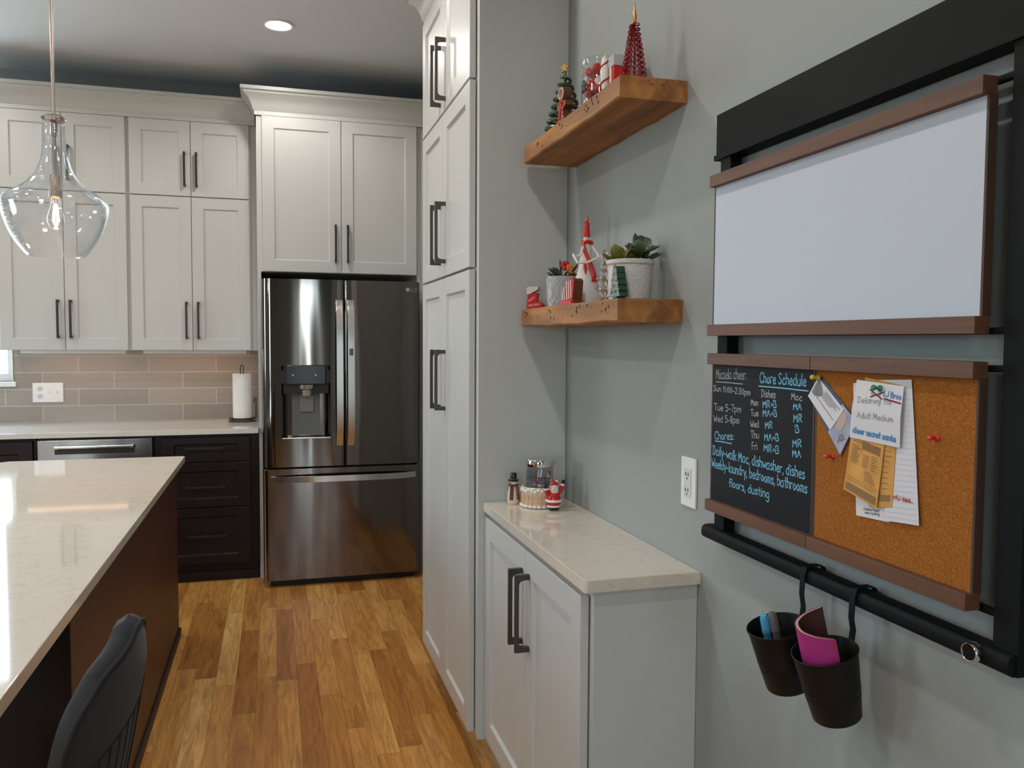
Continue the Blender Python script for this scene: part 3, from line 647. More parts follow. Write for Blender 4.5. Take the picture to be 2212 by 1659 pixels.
# ================================================================== STOOL
cx, cyy = -.462, 1.50
t = thing('counter_stool', 'charcoal upholstered barrel-back counter stool tucked under the island overhang', 'stool', (cx, cyy, 0))
def interp(tab, x):
    for (x0, y0), (x1, y1) in zip(tab, tab[1:]):
        if x <= x1:
            u = max(0, min(1, (x-x0)/(x1-x0))); return y0+(y1-y0)*u
    return tab[-1][1]
cx = -.455
AX, HS = -2, 50
def rim(phi): return interp([(-52, .69), (-51.3, .75), (-50, .795), (-48, .835), (-46, .862), (-43, .886), (-40, .902), (-35, .921), (-30, .932), (-24, .941), (-16, .954), (-10, .967), (-2, .970), (8, .958), (17, .932), (25, .87), (34, .77), (42, .69), (48, .66)], phi)
def rad(z): return interp([(.55, .186), (.71, .207), (.77, .219), (.84, .231), (.90, .241), (.955, .236), (1.0, .230)], z)
def shell(off, zlow=.57):
    def f(u, v):
        ph = AX+HS*(2*u-1); z = zlow+(rim(ph)-zlow)*v; r = rad(z)+off
        return (cx+r*cos(R(ph)), cyy+r*sin(R(ph)), z)
    return f
fo, fi = shell(0), shell(-.036)
b = B(); NU, NV = 90, 18
us = [.5-.5*cos(pi*i/NU)*.35-.5*(1-2*i/NU)*.65 for i in range(NU+1)]
O = [[b.bm.verts.new(fo(u, j/NV)) for j in range(NV+1)] for u in us]; I = [[b.bm.verts.new(fi(u, j/NV)) for j in range(NV+1)] for u in us]
Tm = [b.bm.verts.new((O[i][NV].co+I[i][NV].co)/2+Vector((0, 0, .011))) for i in range(NU+1)]
for i in range(NU):
    for j in range(NV):
        b.bm.faces.new((O[i][j], O[i+1][j], O[i+1][j+1], O[i][j+1])); b.bm.faces.new((I[i][j], I[i][j+1], I[i+1][j+1], I[i+1][j]))
    b.bm.faces.new((O[i][NV], O[i+1][NV], Tm[i+1], Tm[i])); b.bm.faces.new((Tm[i], Tm[i+1], I[i+1][NV], I[i][NV])); b.bm.faces.new((O[i][0], I[i][0], I[i+1][0], O[i+1][0]))
for i in (0, NU):
    b.bm.faces.new([O[i][j] for j in range(NV+1)]+[Tm[i]]+[I[i][j] for j in range(NV, -1, -1)])
back = b.build('backrest', FABRIC, t, ang=60)
b = B(); b.tube([fo(u, .997) for u in us[1:-1]], .0035, 6); b.build('piping', pm('charcoal_piping', (.022, .023, .026), .9), back)
b = B(); SZ = lambda ph: .872-.0017*(17-ph) if ph < 17 else .872-.0017*(ph-17)
def onshell(ph, z, o=-.0008): r = rad(z)+o; return (cx+r*cos(R(ph)), cyy+r*sin(R(ph)), z)
b.tube([onshell(ph, SZ(ph)) for ph in range(-40, 36, 3)], .0026, 6)
for ph in range(-38, 20, 6): b.tube([onshell(ph, .575+(SZ(ph)-.575)*k/10) for k in range(11)], .0022, 5)
b.build('stitching', pm('seam_dark', (.014, .014, .016), .95), back)
b = B(); b.lathe([(0, .52), (.19, .52), (.222, .55), (.225, .60), (.205, .635), (.12, .65), (0, .652)], (cx-.035, cyy-.01, 0), 40); b.build('seat', FABRIC, t)
for sx_ in (-1, 1):
    for sy_ in (-1, 1):
        b = B(); b.cyl((cx+sx_*.13, cyy+sy_*.13, .53), (cx+sx_*.2, cyy+sy_*.2, 0), .018, .011, 14); b.build('leg', ESP, t)
b = B(); q = .176; b.tube([(cx-q, cyy-q, .2), (cx+q, cyy-q, .2), (cx+q, cyy+q, .2), (cx-q, cyy+q, .2)], .008, closed=True); b.build('footrest', BRONZE, t)
# ================================================================== PENDANT
PX, PY = -.786, 3.5
t = thing('pendant_lamp', 'clear seeded-glass bell pendant lamp over the island', 'lamp', (PX, PY, CEIL))
b = B(); b.lathe([(0, CEIL-.001), (.065, CEIL-.001), (.065, CEIL-.02), (.03, CEIL-.028), (0, CEIL-.028)], (PX, PY, 0), 28); b.build('canopy', NICKEL, t)
b = B(); b.cyl((PX, PY, CEIL-.02), (PX, PY, 2.05), .0065, n=14); b.cyl((PX, PY, 2.20), (PX, PY, 2.24), .0095, n=14); b.build('rod', NICKEL, t)
b = B(); b.lathe([(.01, 2.276), (.03, 2.276), (.037, 2.27), (.037, 2.254), (.012, 2.25), (.012, 2.215), (0, 2.215)], (PX, PY, 0), 28)
for k in range(4): an = k*pi/2+.5; b.cyl((PX+.034*cos(an), PY+.034*sin(an), 2.263), (PX+.043*cos(an), PY+.043*sin(an), 2.263), .004, n=8)
b.build('collar', NICKEL, t)
b = B(); b.lathe([(0, 2.055), (.017, 2.055), (.019, 2.04), (.019, 2.0), (.022, 1.998), (.022, 1.975), (.018, 1.970), (0, 1.970)], (PX, PY, 0), 24); b.build('socket', NICKEL, t)
bz = 1.972
b = B(); b.lathe([(.013, bz), (.014, bz-.02), (.022, bz-.05), (.029, bz-.075), (.029, bz-.09), (.022, bz-.108), (.010, bz-.118), (0, bz-.12)], (PX, PY, 0), 24); bulb = b.build('bulb', glass_mat('bulb_glass', (1, .97, .92), 0, .02, 1.0), t)
b = B()
for k in range(6):
    an = k*pi/3; b.tube([(PX+.004*cos(an), PY+.004*sin(an), bz-.025), (PX+.011*cos(an+.3), PY+.011*sin(an+.3), bz-.088)], .0022, 6)
b.build('filament', pm('glowing_filament', (1, .7, .3), .5, emit=(1, .62, .28), estr=140), bulb)
gp = [(.037, 2.252), (.039, 2.245), (.041, 2.19), (.042, 2.147), (.050, 2.105), (.066, 2.062), (.090, 2.030), (.120, 2.005), (.150, 1.987), (.172, 1.968), (.181, 1.95), (.182, 1.93), (.175, 1.895), (.158, 1.845), (.134, 1.80), (.108, 1.765), (.097, 1.753)]
def dense(pr, k=4):
    return smooth_pl(pr, k)
b = B(); b.lathe(dense(gp)+[(.094, 1.7525)]+[(r-.0035, z) for r, z in reversed(dense(gp))], (PX, PY, 0), 64); b.build('shade', GLASSP, t, ang=50)
pl_ = bpy.data.lights.new('pendant_bulb_light', 'POINT'); pl_.energy = 6; pl_.color = (1, .72, .45); pl_.shadow_soft_size = .02
po = bpy.data.objects.new('pendant_bulb_light', pl_); po.location = (PX, PY, bz-.14); COL.objects.link(po)
# ================================================================== CEILING LIGHTS
for i, (x, y) in enumerate(CANS):
    where = ['in front of the fridge', 'above the aisle by the pantry', 'above the camera side of the aisle', 'above the sink', 'left of the pendant', 'left of the island seating', 'far left of the kitchen', 'far left of the room', 'added behind the camera to brighten the pantry panel'][i]
    t = thing('recessed_light', 'round recessed ceiling light %s' % where, 'ceiling light', (x, y, CEIL), 'recessed ceiling lights')
    b = B(); b.lathe([(.064, CEIL-.001), (.080, CEIL-.001), (.082, CEIL-.005), (.078, CEIL-.008), (.066, CEIL-.006), (.064, CEIL-.001)], (x, y, 0), 36); b.build('trim_ring', TRIMW, t)
    b = B(); b.lathe([(0, CEIL-.003), (.0655, CEIL-.003), (.0655, CEIL-.0045), (0, CEIL-.006)], (x, y, 0), 36); b.build('lens', pm('lit_lens', (1, .95, .9), .5, emit=(1, .88, .76), estr=14), t)
    spot('can_light', (x, y, CEIL-.012), CAN_W, CAN_COL)
# ================================================================== PANTRY
XP = .612; XPb = XP+.024
t = thing('pantry_cabinet', 'tall white pantry cabinet with three stacked pairs of shaker doors', 'cabinet', (XR, 3.06, 0))
b = B(); b.box(XPb, XR-.001, 2.600, 3.522, .125, 2.7615, .001); b.box(XPb+.085, XR-.001, 2.600, 3.522, 0, .125); b.build('cabinet_body', WHITE, t)
b = B(); b.box(XPb-.004, XR-.001, 2.582, 2.599, .128, 2.7615, .001); b.build('side_panel', WALLT, t)
FS = face_side(XPb-.004); ysp = 3.068
for z0, z1, hz in ((2.289, 2.757, 2.432), (1.682, 2.281, 1.84), (.135, 1.674, 1.295)):
    for a0, a1, ha in ((2.632, ysp-.0015, ysp-.046), (ysp+.0015, 3.502, ysp+.046)):
        b = B(FS); shaker(b, a0, a1, z0, z1, st=.062); d = b.build('door', WHITE, t)
        b = B(FS); handle(b, ha, hz, .225, Wd=.013, P=.04); b.build('handle', PEWTER, d, label='dark pewter bar handle')
b = B(); b.box(XPb-.014, XR-.001, 2.582, 3.53, 2.762, 2.80)
crown_run(b, [(XR-.001, 3.525, 0, 1), (XPb-.006, 3.525, -1, 1), (XPb-.006, 2.582, -1, -1), (XR-.001, 2.582, 0, -1)], crown_profile(.148, .08), 2.762)
b.build('crown_molding', WHITE, t)
# ================================================================== LOW CABINET
XC = .655; XCb = XC+.024
t = thing('low_cabinet', 'low shallow white two-door cabinet against the right wall', 'cabinet', (XR, 2.13, 0))
b = B(); b.box(XCb, XR-.001, 1.698, 2.578, .11, .888, .001); b.box(XCb+.08, XR-.001, 1.698, 2.578, 0, .11); b.build('cabinet_body', WHITE, t)
b = B(); b.box(XCb-.003, XR-.001, 1.680, 1.6975, .0, .888, .001); b.build('side_panel', WALLT, t)
FS2 = face_side(XCb-.004); ys2 = 2.130
for a0, a1, ha in ((1.708, ys2-.0015, 2.094), (ys2+.0015, 2.578, 2.158)):
    b = B(FS2); shaker(b, a0, a1, .14, .872, st=.066); d = b.build('door', WHITE, t)
    b = B(FS2); handle(b, ha, .710, .212, Wd=.013, P=.04); b.build('handle', PEWTER, d, label='dark pewter bar handle')
b = B(); b.prism([(.6495, 2.580, .889), (XR-.0005, 2.580, .889), (XR-.0005, 1.667, .889), (.6555, 1.667, .889), (.6495, 1.673, .889)], (0, 0, .030), .003)
tag(b.build('low_countertop', QUARTZ, loc=(.79, 2.12, .889)), 'small cream quartz countertop on the low white cabinet', 'countertop')
# wall outlet
t = thing('wall_outlet', 'white rectangular outlet on the grey wall beside the chalkboard', 'outlet', (XR, 1.724, 1.1155))
b = B(); b.box(XR-.006, XR-.0003, 1.6895, 1.759, 1.058, 1.1735, .002); b.build('plate', PLAST, t)
b = B(); b.box(XR-.0085, XR-.005, 1.7075, 1.741, 1.082, 1.149, .001); b.build('receptacle', pm('receptacle_white', (.68, .68, .69), .4), t)
for z in (1.135, 1.098):
    for dy in (-.006, .006): b = B(); b.box(XR-.0095, XR-.0083, 1.7243+dy-.001, 1.7243+dy+.001, z-.004, z+.004); b.build('slot', BLACKP, t)
    b = B(); b.cyl((XR-.0083, 1.7243, z-.010), (XR-.0095, 1.7243, z-.010), .0022, n=8); b.build('ground_hole', BLACKP, t)
# ================================================================== SHELVES
def shelf(x0, y0, y1, z0, z1, label, sag, seed):
    rnd = random.Random(seed)
    t = thing('wooden_shelf', label, 'shelf', (XR, (y0+y1)/2, z0), 'reclaimed wood corner shelves')
    b = B(); N = 40
    def wob(k): return .0010*sin(k*1.3+seed)+.0007*sin(k*2.9+seed*2)
    rows = []
    for i in range(N+1):
        y = y0+(y1-y0)*i/N; u = i/N
        zb = z0+wob(i*.35)-sag*sin(pi*u); zt = z1+wob(i*.5+4)*.6; xf = x0+wob(i*.4+2)*.7; c = .004
        sec = [(XR-.0005, zb), (xf+c, zb), (xf, zb+c), (xf, zt-c), (xf+c, zt), (XR-.0005, zt)]
        rows.append([b.bm.verts.new((x, y, z)) for x, z in sec])
    for A, D in zip(rows, rows[1:]):
        for i in range(6): b.bm.faces.new((A[i], A[(i+1) % 6], D[(i+1) % 6], D[i]))
    b.bm.faces.new(rows[0]); b.bm.faces.new(rows[-1][::-1]); body = b.build('plank', SHELF, t, ang=30)
    b = B()
    for k in range(22):
        y = rnd.uniform(y0+.05, y1-.02); z = rnd.uniform(z0+.016, z1-.008)
        b.sph((x0+.0004, y, z), .0030, (.35, 1.1, rnd.uniform(1, 1.9)), 8, 6)
    for k in range(5):
        y = rnd.uniform(y0+.05, y1-.1); z = rnd.uniform(z0+.02, z1-.01); b.sph((x0+.0006, y, z), .0018, (.3, rnd.uniform(4, 9), .5), 8, 6)
    for k in range(5): b.sph((rnd.uniform(x0+.03, XR-.05), y0+.0005, z1-rnd.uniform(.006, .016)), .0022, (rnd.uniform(1.5, 5), .3, .6), 8, 6)
    b.build('nail_holes', pm('nail_hole_dark', (.02, .013, .01), .9), t)
    return t
shelf(.7609, 1.768, 2.510, 1.997, 2.0488, 'upper thick reclaimed wood wall shelf holding the red wire tree', 0, 1)
shelf(.7639, 1.774, 2.541, 1.4895, 1.543, 'lower thick reclaimed wood wall shelf holding two potted plants', .003, 5)
ZU, ZLs = 2.0494, 1.5436
# --- upper shelf ornaments
def spiral_tree(name, label, x, y, z0, z1, r0, r1, turns, wire_r, coil_r, mat, ncoil):
    t = thing(name, label, 'ornament', (x, y, z0)); return t
t = thing('spiral_wire_tree', 'tall red coiled wire tree ornament at the front of the upper shelf', 'ornament', (.848, 1.885, ZU))
b = B(); pts = []; NT = 13
cx_, cy_ = .848, 1.885
for i in range(NT*300):
    u = i/(NT*300); th = 2*pi*NT*u; r = .0295-.0225*u; z = ZU+.006+.156*u; mini = 2*pi*NT*u*17
    cr_ = .0085-.0025*u
    rr = r+cr_*cos(mini)*.85; pts.append((cx_+rr*cos(th), cy_+rr*sin(th), z+cr_*.62*sin(mini)))
b.tube(pts, .0009, 4); b.build('wire_coil', DRED, t)
b = B(); b.tube([(cx_, cy_, ZU), (cx_, cy_, ZU+.17)], .0022, 8); b.lathe([(0, 0), (.02, 0), (.02, .004), (0, .004)], (cx_, cy_, ZU), 20); b.build('stem', DRED, t)
b = B(); b.lathe([(0, .165), (.004, .166), (.0062, .18), (.004, .19), (.0028, .196), (.0016, .205), (0, .216)], (cx_, cy_, ZU), 14); b.build('finial', pm('brass', (.50, .27, .11), .35, .8), t)
gx, gy = .845, 2.372
t = thing('tinsel_tree', 'small green spiral tree ornament with gold star on the upper shelf', 'ornament', (gx, gy, ZU))
b = B(); NT = 8; pts = []
for i in range(NT*24+1):
    u = i/(NT*24); th = -2*pi*NT*u+1.0; r = .050*(1-u)**.9+.010; pts.append((gx+r*cos(th), gy+r*sin(th), ZU+.012+.175*u))
b.tube(pts, [.0065-.002*i/len(pts) for i in range(len(pts))], 7); b.tube([(gx, gy, ZU), (gx, gy, ZU+.20)], .004, 8)
b.build('spiral_boughs', pm('dark_green_tinsel', (.022, .055, .018), .35, var=.4, vscale=120), t)
b = B(); star = []
for k in range(10): an = pi/2+k*pi/5; rr = .017 if k % 2 == 0 else .0075; star.append((gx+.6*rr*cos(an), gy-.8*rr*cos(an), ZU+.208+rr*sin(an)))
b.prism(star, (-.004, -.003, 0)); b.build('star', pm('gold', (.50, .31, .09), .35, .7), t)
b = B(); b.lathe([(0, 0), (.022, 0), (.022, .006), (0, .008)], (gx, gy, ZU), 20); b.build('base', pm('wood_base', (.2, .1, .04), .6), t)
def cutout(name, label, pts, x, y, z, thick, mats, scale=1.0, face=None, group='painted wooden cut-out ornaments', rot=0.0):
    # outline in (a,z): a along +Y reversed (picture left -> right), front looks to -X
    t = thing(name, label, 'ornament', (x, y, z), group)
    Mx = Matrix.Translation((x, y, z)) @ Matrix.Rotation(rot, 4, 'Z')
    b = B(); b.M = Mx
    b.prism([(0, -a*scale, q*scale) for a, q in pts], (thick, 0, 0), .0008); b.build('block', mats[0], t)
    return t, Mx
ginger = [(-.022, 0), (-.010, 0), (-.004, .014), (.004, .014), (.010, 0), (.022, 0), (.022, .02), (.015, .03), (.014, .044), (.026, .046), (.034, .050), (.032, .062), (.022, .064), (.013, .062), (.012, .068), (.019, .075), (.022, .088), (.014, .102), (0, .106), (-.014, .102), (-.022, .088), (-.019, .075), (-.012, .068), (-.013, .062), (-.022, .064), (-.032, .062), (-.034, .05), (-.026, .046), (-.014, .044), (-.015, .03), (-.022, .02)]
WOODB = pm('brown_block', (.11, .048, .022), .6, var=.2, vscale=40)
t, Mx = cutout('gingerbread_ornament', 'brown gingerbread-man block with red scarf on the upper shelf', ginger, .785, 2.235, ZU, .024, [WOODB], 1.03)
b = B(); b.M = Mx; b.prism([(-.0012, -a*1.03, q*1.03) for a, q in ginger], (.001, 0, 0)); b.build('painted_front', pm('ginger_paint', (.26, .09, .045), .5), t)
b = B(); b.M = Mx; b.box(-.004, -.001, -.016, .016, .060, .069, .001); b.prism([(-.004, .0, .066), (-.004, -.014, .060), (-.004, .006, .018), (-.004, .020, .024)], (.003, 0, 0)); b.build('scarf', RED, t)
b = B(); b.M = Mx
for z in (.022, .034, .046): b.sph((-.002, -.014, z), .0022, n=8, m=6)
b.tube([(-.002, .020*cos(a), .089+.014*sin(a)) for a in [i*pi/8-pi/2 for i in range(17)]], .0016, 6); b.build('icing', WHT, t)
# glass jar
jx, jy = .852, 2.125
t = thing('glass_jar', 'clear glass jar filled with red candies on the upper shelf', 'jar', (jx, jy, ZU))
b = B(); jp = [(0, .001), (.040, .001), (.046, .01), (.047, .08), (.046, .11), (.042, .12), (.042, .132), (.046, .137), (.0475, .150), (.046, .152), (.044, .149), (.040, .132), (.040, .12), (.044, .11), (.045, .08), (.044, .012), (.038, .005), (0, .005)]
b.lathe(jp, (jx, jy, ZU), 40); b.build('jar_glass', GLASSJ, t)
CRED = pm('candy_red', (.55, .02, .022), .3); rnd = random.Random(3)
for k in range(42):
    an = k*2.4; rr = (.008, .026, .0275)[k % 3]; z = ZU+.016+.112*(k/42)
    b = B(); b.M = Matrix.Translation((jx+rr*cos(an), jy+rr*sin(an), z)) @ Matrix.Rotation(rnd.uniform(0, 3), 4, 'X') @ Matrix.Rotation(rnd.uniform(0, 3), 4, 'Y')
    if k % 6 == 3: b.sph((0, 0, 0), .012, (1, 1, .8), 12, 8)
    else: b.lathe([(0, -.017), (.006, -.016), (.009, -.008), (.012, 0), (.009, .008), (.006, .016), (0, .017)], (0, 0, 0), 10)
    c_ = b.build('wrapped_candy', CRED if k % 7 else WHT, loc=(jx+rr*cos(an), jy+rr*sin(an), z)); tag(c_, 'wrapped candy inside the clear glass jar', 'candy', 'wrapped candies in the glass jar')
b = B()
for k in range(5):
    an = k*2*pi/5; b.M = Matrix.Translation((jx-.047, jy-.012, ZU+.075)) @ Matrix.Rotation(an, 4, 'X')
    b.sph((0, 0, .010), .009, (.35, .6, 1), 10, 8)
b.build('holly_decal', pm('holly_green', (.025, .06, .03), .5), t)
# red and white stocking-house ornament between jar and wire tree
ox, oy = .872, 2.035
t = thing('striped_gift_box', 'red box ornament with white bands between jar and red tree', 'ornament', (ox, oy, ZU))
b = B(); b.box(ox-.022, ox+.022, oy-.022, oy+.022, ZU, ZU+.105, .002); b.build('box', RED, t)
b = B(); b.box(ox-.024, ox+.024, oy-.024, oy+.024, ZU+.038, ZU+.048, .001); b.box(ox-.0232, ox-.022, oy-.005, oy+.005, ZU, ZU+.105); b.build('ribbon', WHT, t)
b = B(); b.box(ox-.024, ox+.024, oy-.024, oy+.024, ZU+.105, ZU+.134, .002); b.build('lid', pm('pale_grey', (.45, .45, .46), .6), t)
sx0, sy0 = .788, 1.925
t = thing('candy_ornament', 'slim red and white candy-shaped ornament in front of the glass jar', 'ornament', (sx0, sy0, ZU))
b = B(); b.lathe([(0, 0), (.005, .004), (.010, .03), (.011, .055), (.007, .085), (0, .098)], (sx0, sy0, ZU), 16); b.build('white_body', WHT, t)
b = B(); pts = []
for i in range(60): u = i/59; r = .0005+interp([(0, .003), (.3, .010), (.55, .011), (.85, .0075), (1, .002)], u); pts.append((sx0+r*cos(u*14), sy0+r*sin(u*14), ZU+.004+.09*u))
b.tube(pts, .0022, 6); b.build('red_stripe', RED, t)
# --- lower shelf ornaments
boot = [(-.020, 0), (.024, 0), (.028, .006), (.028, .014), (.022, .020), (.010, .022), (.008, .030), (.012, .046), (-.016, .046), (-.020, .02)]
t, Mx = cutout('stocking_boot_ornament', 'small red boot block with white cuff on the lower shelf', boot, .797, 2.522, ZLs, .020, [RED], 1.12, rot=R(52))
b = B(); b.M = Mx; b.prism([(-.0015, -a*1.12, q*1.12) for a, q in [(-.019, .040), (-.008, .046), (.004, .050), (.014, .056), (.014, .064), (-.016, .064), (-.021, .060), (-.021, .044)]], (.023, 0, 0), .001); b.build('cuff', pm('cuff_white', (.62, .56, .50), .7), t)
b = B()
def bootp(a, q): return tuple(Mx @ Vector((-.0006, -a, q)))
write(b, 'MERRY', (-.017, .022), (.006, .036), .0065, .00028, bootp); write(b, 'CHRISTMAS', (-.018, .008), (.021, .013), .0065, .00028, bootp); b.build('lettering', WHT, t, recalc=False)
# grey patterned pot
def leaf_mesh(b, base, d, L, wd, th, bend=0.0, rnd_=False):
    d = Vector(d).normalized(); sd = d.cross(Vector((0, 0, 1)))
    if sd.length < .1: sd = Vector((1, 0, 0))
    sd.normalize(); up = sd.cross(d)
    rings = []; n = 8
    for i in range(n+1):
        u = i/n; w = wd*max(.06, sin(pi*min(1, .12+u*.86))**.8) if not rnd_ else wd*max(.05, math.sqrt(max(0, sin(pi*min(1, .03+.97*u**1.5))))); c = Vector(base)+d*L*u+up*(bend*L*u*u)
        rings.append([b.bm.verts.new(c+sd*w*cos(k*pi/4)+up*th*w/wd*sin(k*pi/4)) for k in range(8)])
    for A, D in zip(rings, rings[1:]):
        for k in range(8): b.bm.faces.new((A[k], A[(k+1) % 8], D[(k+1) % 8], D[k]))
    b.bm.faces.new(rings[0][::-1]); b.bm.faces.new(rings[-1])
LEAF = pm('succulent_green', (.035, .060, .018), .4, var=.25, vscale=40); LEAFY = pm('yellow_green_leaf', (.14, .13, .02), .45, var=.25, vscale=40)
SOIL = pm('potting_soil', (.03, .02, .012), .95)
qx, qy = .838, 2.362
t = thing('potted_succulent', 'grey embossed cylinder pot with green succulent and red flowers', 'potted plant', (qx, qy, ZLs), 'potted plants on the lower shelf')
b = B(); b.lathe([(0, 0), (.040, 0), (.0435, .004), (.0455, .04), (.0475, .089), (.0465, .0925), (.044, .0905), (.042, .075), (0, .075)], (qx, qy, ZLs), 44)
pot = b.build('pot', pm('grey_ceramic', (.33, .34, .36), .35), t)
b = B()
def potp(th, z, o=.0004):
    r = .0437+.0038*(z/.089)+o; return (qx+r*cos(th), qy+r*sin(th), ZLs+z)
NC = 7
for k in range(NC):
    t0 = 2*pi*k/NC
    for sg in (-1, 1):
        b.tube([potp(t0+sg*(pi/NC)*sin(pi/2*(1-abs(2*u/12-1)))*1.0, .004+.082*u/12) for u in range(13)], .0011, 5)
    for zc in (.045,):
        for an in (-.28, 0, .28): b.tube([potp(t0+an*u*.5, zc-.012+.026*u) for u in (0, .35, .7, 1)], .0014, 5)
        b.sph(potp(t0, zc-.016), .0028, n=8, m=6)
    for zc in (.018, .078):
        for an in (-.2, 0, .2): b.tube([potp(t0+pi/NC+an*u, zc-.008+.016*u) for u in (0, .5, 1)], .0012, 5)
b.build('embossed_pattern', pm('pattern_white', (.56, .57, .60), .35), pot)
b = B(); b.lathe([(0, .0755), (.041, .0755), (.041, .080), (0, .083)], (qx, qy, ZLs), 20); b.build('soil', SOIL, t)
b = B(); rnd = random.Random(11)
for k in range(34):
    an = rnd.uniform(0, 6.28); el = rnd.uniform(.15, 1.2); rr = rnd.uniform(0, .024); L = rnd.uniform(.022, .040)
    leaf_mesh(b, (qx+rr*cos(an), qy+rr*sin(an), ZLs+.082+rnd.uniform(0, .012)), (cos(an)*cos(el), sin(an)*cos(el), sin(el)), L, .0095, .003, -.1, True)
leaf_mesh(b, (qx-.008, qy+.010, ZLs+.09), (-.62, .42, .68), .046, .0065, .004, 0, True); leaf_mesh(b, (qx-.002, qy+.004, ZLs+.095), (-.1, .05, 1), .050, .0085, .004, 0, True)
leaf_mesh(b, (qx+.02, qy-.012, ZLs+.095), (.45, -.3, .85), .042, .008, .004, 0, True)
b.build('leaves', LEAF, t)
b = B()
for c_, m_ in (((qx+.006, qy-.010, ZLs+.125), 0),):
    for k in range(6): an = k*pi/3; b.sph((c_[0]+.009*cos(an), c_[1]+.004*sin(an), c_[2]+.008*sin(an)), .0075, (1, .6, 1), 10, 8)
b.build('red_flower', RED, t)
b = B()
for dz, n_ in ((.118, 5), (.100, 4)):
    for k in range(n_): an = k*2*pi/n_; b.sph((qx+.017+.007*cos(an), qy-.020, ZLs+dz+.006*sin(an)), .0058, (1, .7, 1), 10, 8)
b.build('orange_flower', pm('orange_petal', (.60, .20, .045), .5), t)
# striped sled block
sled = [(-.024, 0), (.024, 0), (.024, .010), (.018, .012), (.022, .040), (.024, .060), (.018, .066), (-.004, .062), (-.012, .045), (-.020, .03), (-.022, .012)]
BRB = pm('rust_brown_block', (.17, .05, .015), .55)
t, Mx = cutout('candy_stripe_block', 'brown block ornament with red and white striped front on red base', sled, .790, 2.182, ZLs, .034, [BRB], 1.12, rot=R(20))
b = B(); b.M = Mx; b.prism([(-.0012, -a*1.12, q*1.12) for a, q in sled[3:]], (.001, 0, 0)); b.build('painted_front', RED, t)
b = B(); b.M = Mx; b.box(-.010, .012, -.026, .022, 0, .012, .001); b.build('red_base', pm('bright_red', (.62, .025, .03), .4), t)
b = B(); b.M = Mx
for y_, a0, a1 in ((.021, .014, .038), (.013, .014, .050), (.003, .014, .066), (-.006, .016, .066), (-.015, .02, .068)): b.prism([(-.0025, y_, a0), (-.0025, y_-.003, a0), (-.0025, y_-.003+.003, a1), (-.0025, y_+.003, a1)], (.0012, 0, 0))
b.build('white_stripes', WHT, t)
# tall elf-like figure
ex, ey = .868, 2.245
t = thing('snow_figure', 'tall white cone figure with red pointed hat and red scarf', 'figurine', (ex, ey, ZLs))
b = B(); b.lathe([(0, 0), (.049, 0), (.051, .006), (.047, .028), (.038, .055), (.028, .085), (.0205, .115), (.0165, .145), (.0135, .170), (.009, .181), (.0078, .186), (.0085, .194), (.008, .203), (0, .206)], (ex, ey, ZLs), 36); b.build('body', pm('frosted_white', (.66, .63, .60), .5, bump=.3, bscale=120), t)
b = B(); b.lathe([(0, .200), (.0108, .199), (.0118, .204), (.0105, .210), (.0095, .222), (.0085, .232)], (ex, ey, ZLs), 20)
b.tube([(ex, ey, ZLs+.228), (ex+.003, ey-.001, ZLs+.236), (ex-.002, ey, ZLs+.243), (ex+.002, ey-.001, ZLs+.250), (ex+.0035, ey-.002, ZLs+.258)], [.0085, .0072, .0058, .0036, .0008], 10); b.build('hat', RED, t)
b = B(); b.tube([(ex+.013*cos(a*pi/10)+.003, ey+.013*sin(a*pi/10), ZLs+.183+.002*sin(a)) for a in range(20)], .0055, 8, closed=True)
fy = ey-.012
b.tube([(ex-.013, fy+.006, ZLs+.182), (ex-.009, fy-.004, ZLs+.155), (ex+.001, fy-.008, ZLs+.13), (ex+.008, fy-.012, ZLs+.105), (ex+.014, fy-.016, ZLs+.083)], [.006, .006, .0065, .008, .0085], 8)
b.tube([(ex-.010, fy-.002, ZLs+.128), (ex-.010, fy-.008, ZLs+.105), (ex-.009, fy-.012, ZLs+.082)], [.004, .0055, .0015], 8)
for k in range(5): b.tube([(ex+.014, fy-.016, ZLs+.083), (ex+.001+.007*k, fy-.02, ZLs+.063+.003*k)], [.005, .0018], 6)
b.build('scarf', RED, t)
b = B(); b.tube([(ex-.014, ey-.012, ZLs+.17), (ex-.026, ey-.020, ZLs+.143), (ex-.044, ey-.014, ZLs+.139), (ex-.046, ey-.016, ZLs+.147), (ex-.038, ey-.03, ZLs+.122), (ex-.012, ey-.038, ZLs+.122), (ex+.012, ey-.04, ZLs+.132), (ex+.032, ey-.036, ZLs+.143), (ex+.042, ey-.034, ZLs+.128)], .0036, 8)
b.tube([(ex+.014, ey-.012, ZLs+.17), (ex+.022, ey-.03, ZLs+.15), (ex+.024, ey-.036, ZLs+.138)], .0034, 8); b.build('arms', WHT, t)
# white embossed pot
wx, wy = .852, 1.902
t = thing('planter_pot', 'white hammered ceramic pot with two leafy succulents on the lower shelf', 'potted plant', (wx, wy, ZLs), 'potted plants on the lower shelf')
b = B(); b.lathe([(0, 0), (.048, 0), (.052, .004), (.055, .05), (.0565, .086), (.060, .090), (.0605, .098), (.058, .100), (.055, .096), (.053, .08), (0, .08)], (wx, wy, ZLs), 44); b.build('pot', pm('hammered_white', (.60, .56, .55), .2, bump=.8, bscale=150, bdist=.003), t)
b = B(); b.lathe([(0, .0805), (.051, .0805), (.051, .088), (0, .092)], (wx, wy, ZLs), 20); b.build('soil', SOIL, t)
b = B(); rnd = random.Random(5)
for k in range(14):
    an = rnd.uniform(0, 6.28); el = rnd.uniform(.3, 1.3); leaf_mesh(b, (wx-.024+.008*cos(an), wy+.010+.008*sin(an), ZLs+.092), (cos(an)*cos(el), sin(an)*cos(el), sin(el)), rnd.uniform(.034, .054), .0155, .003, .1, True)
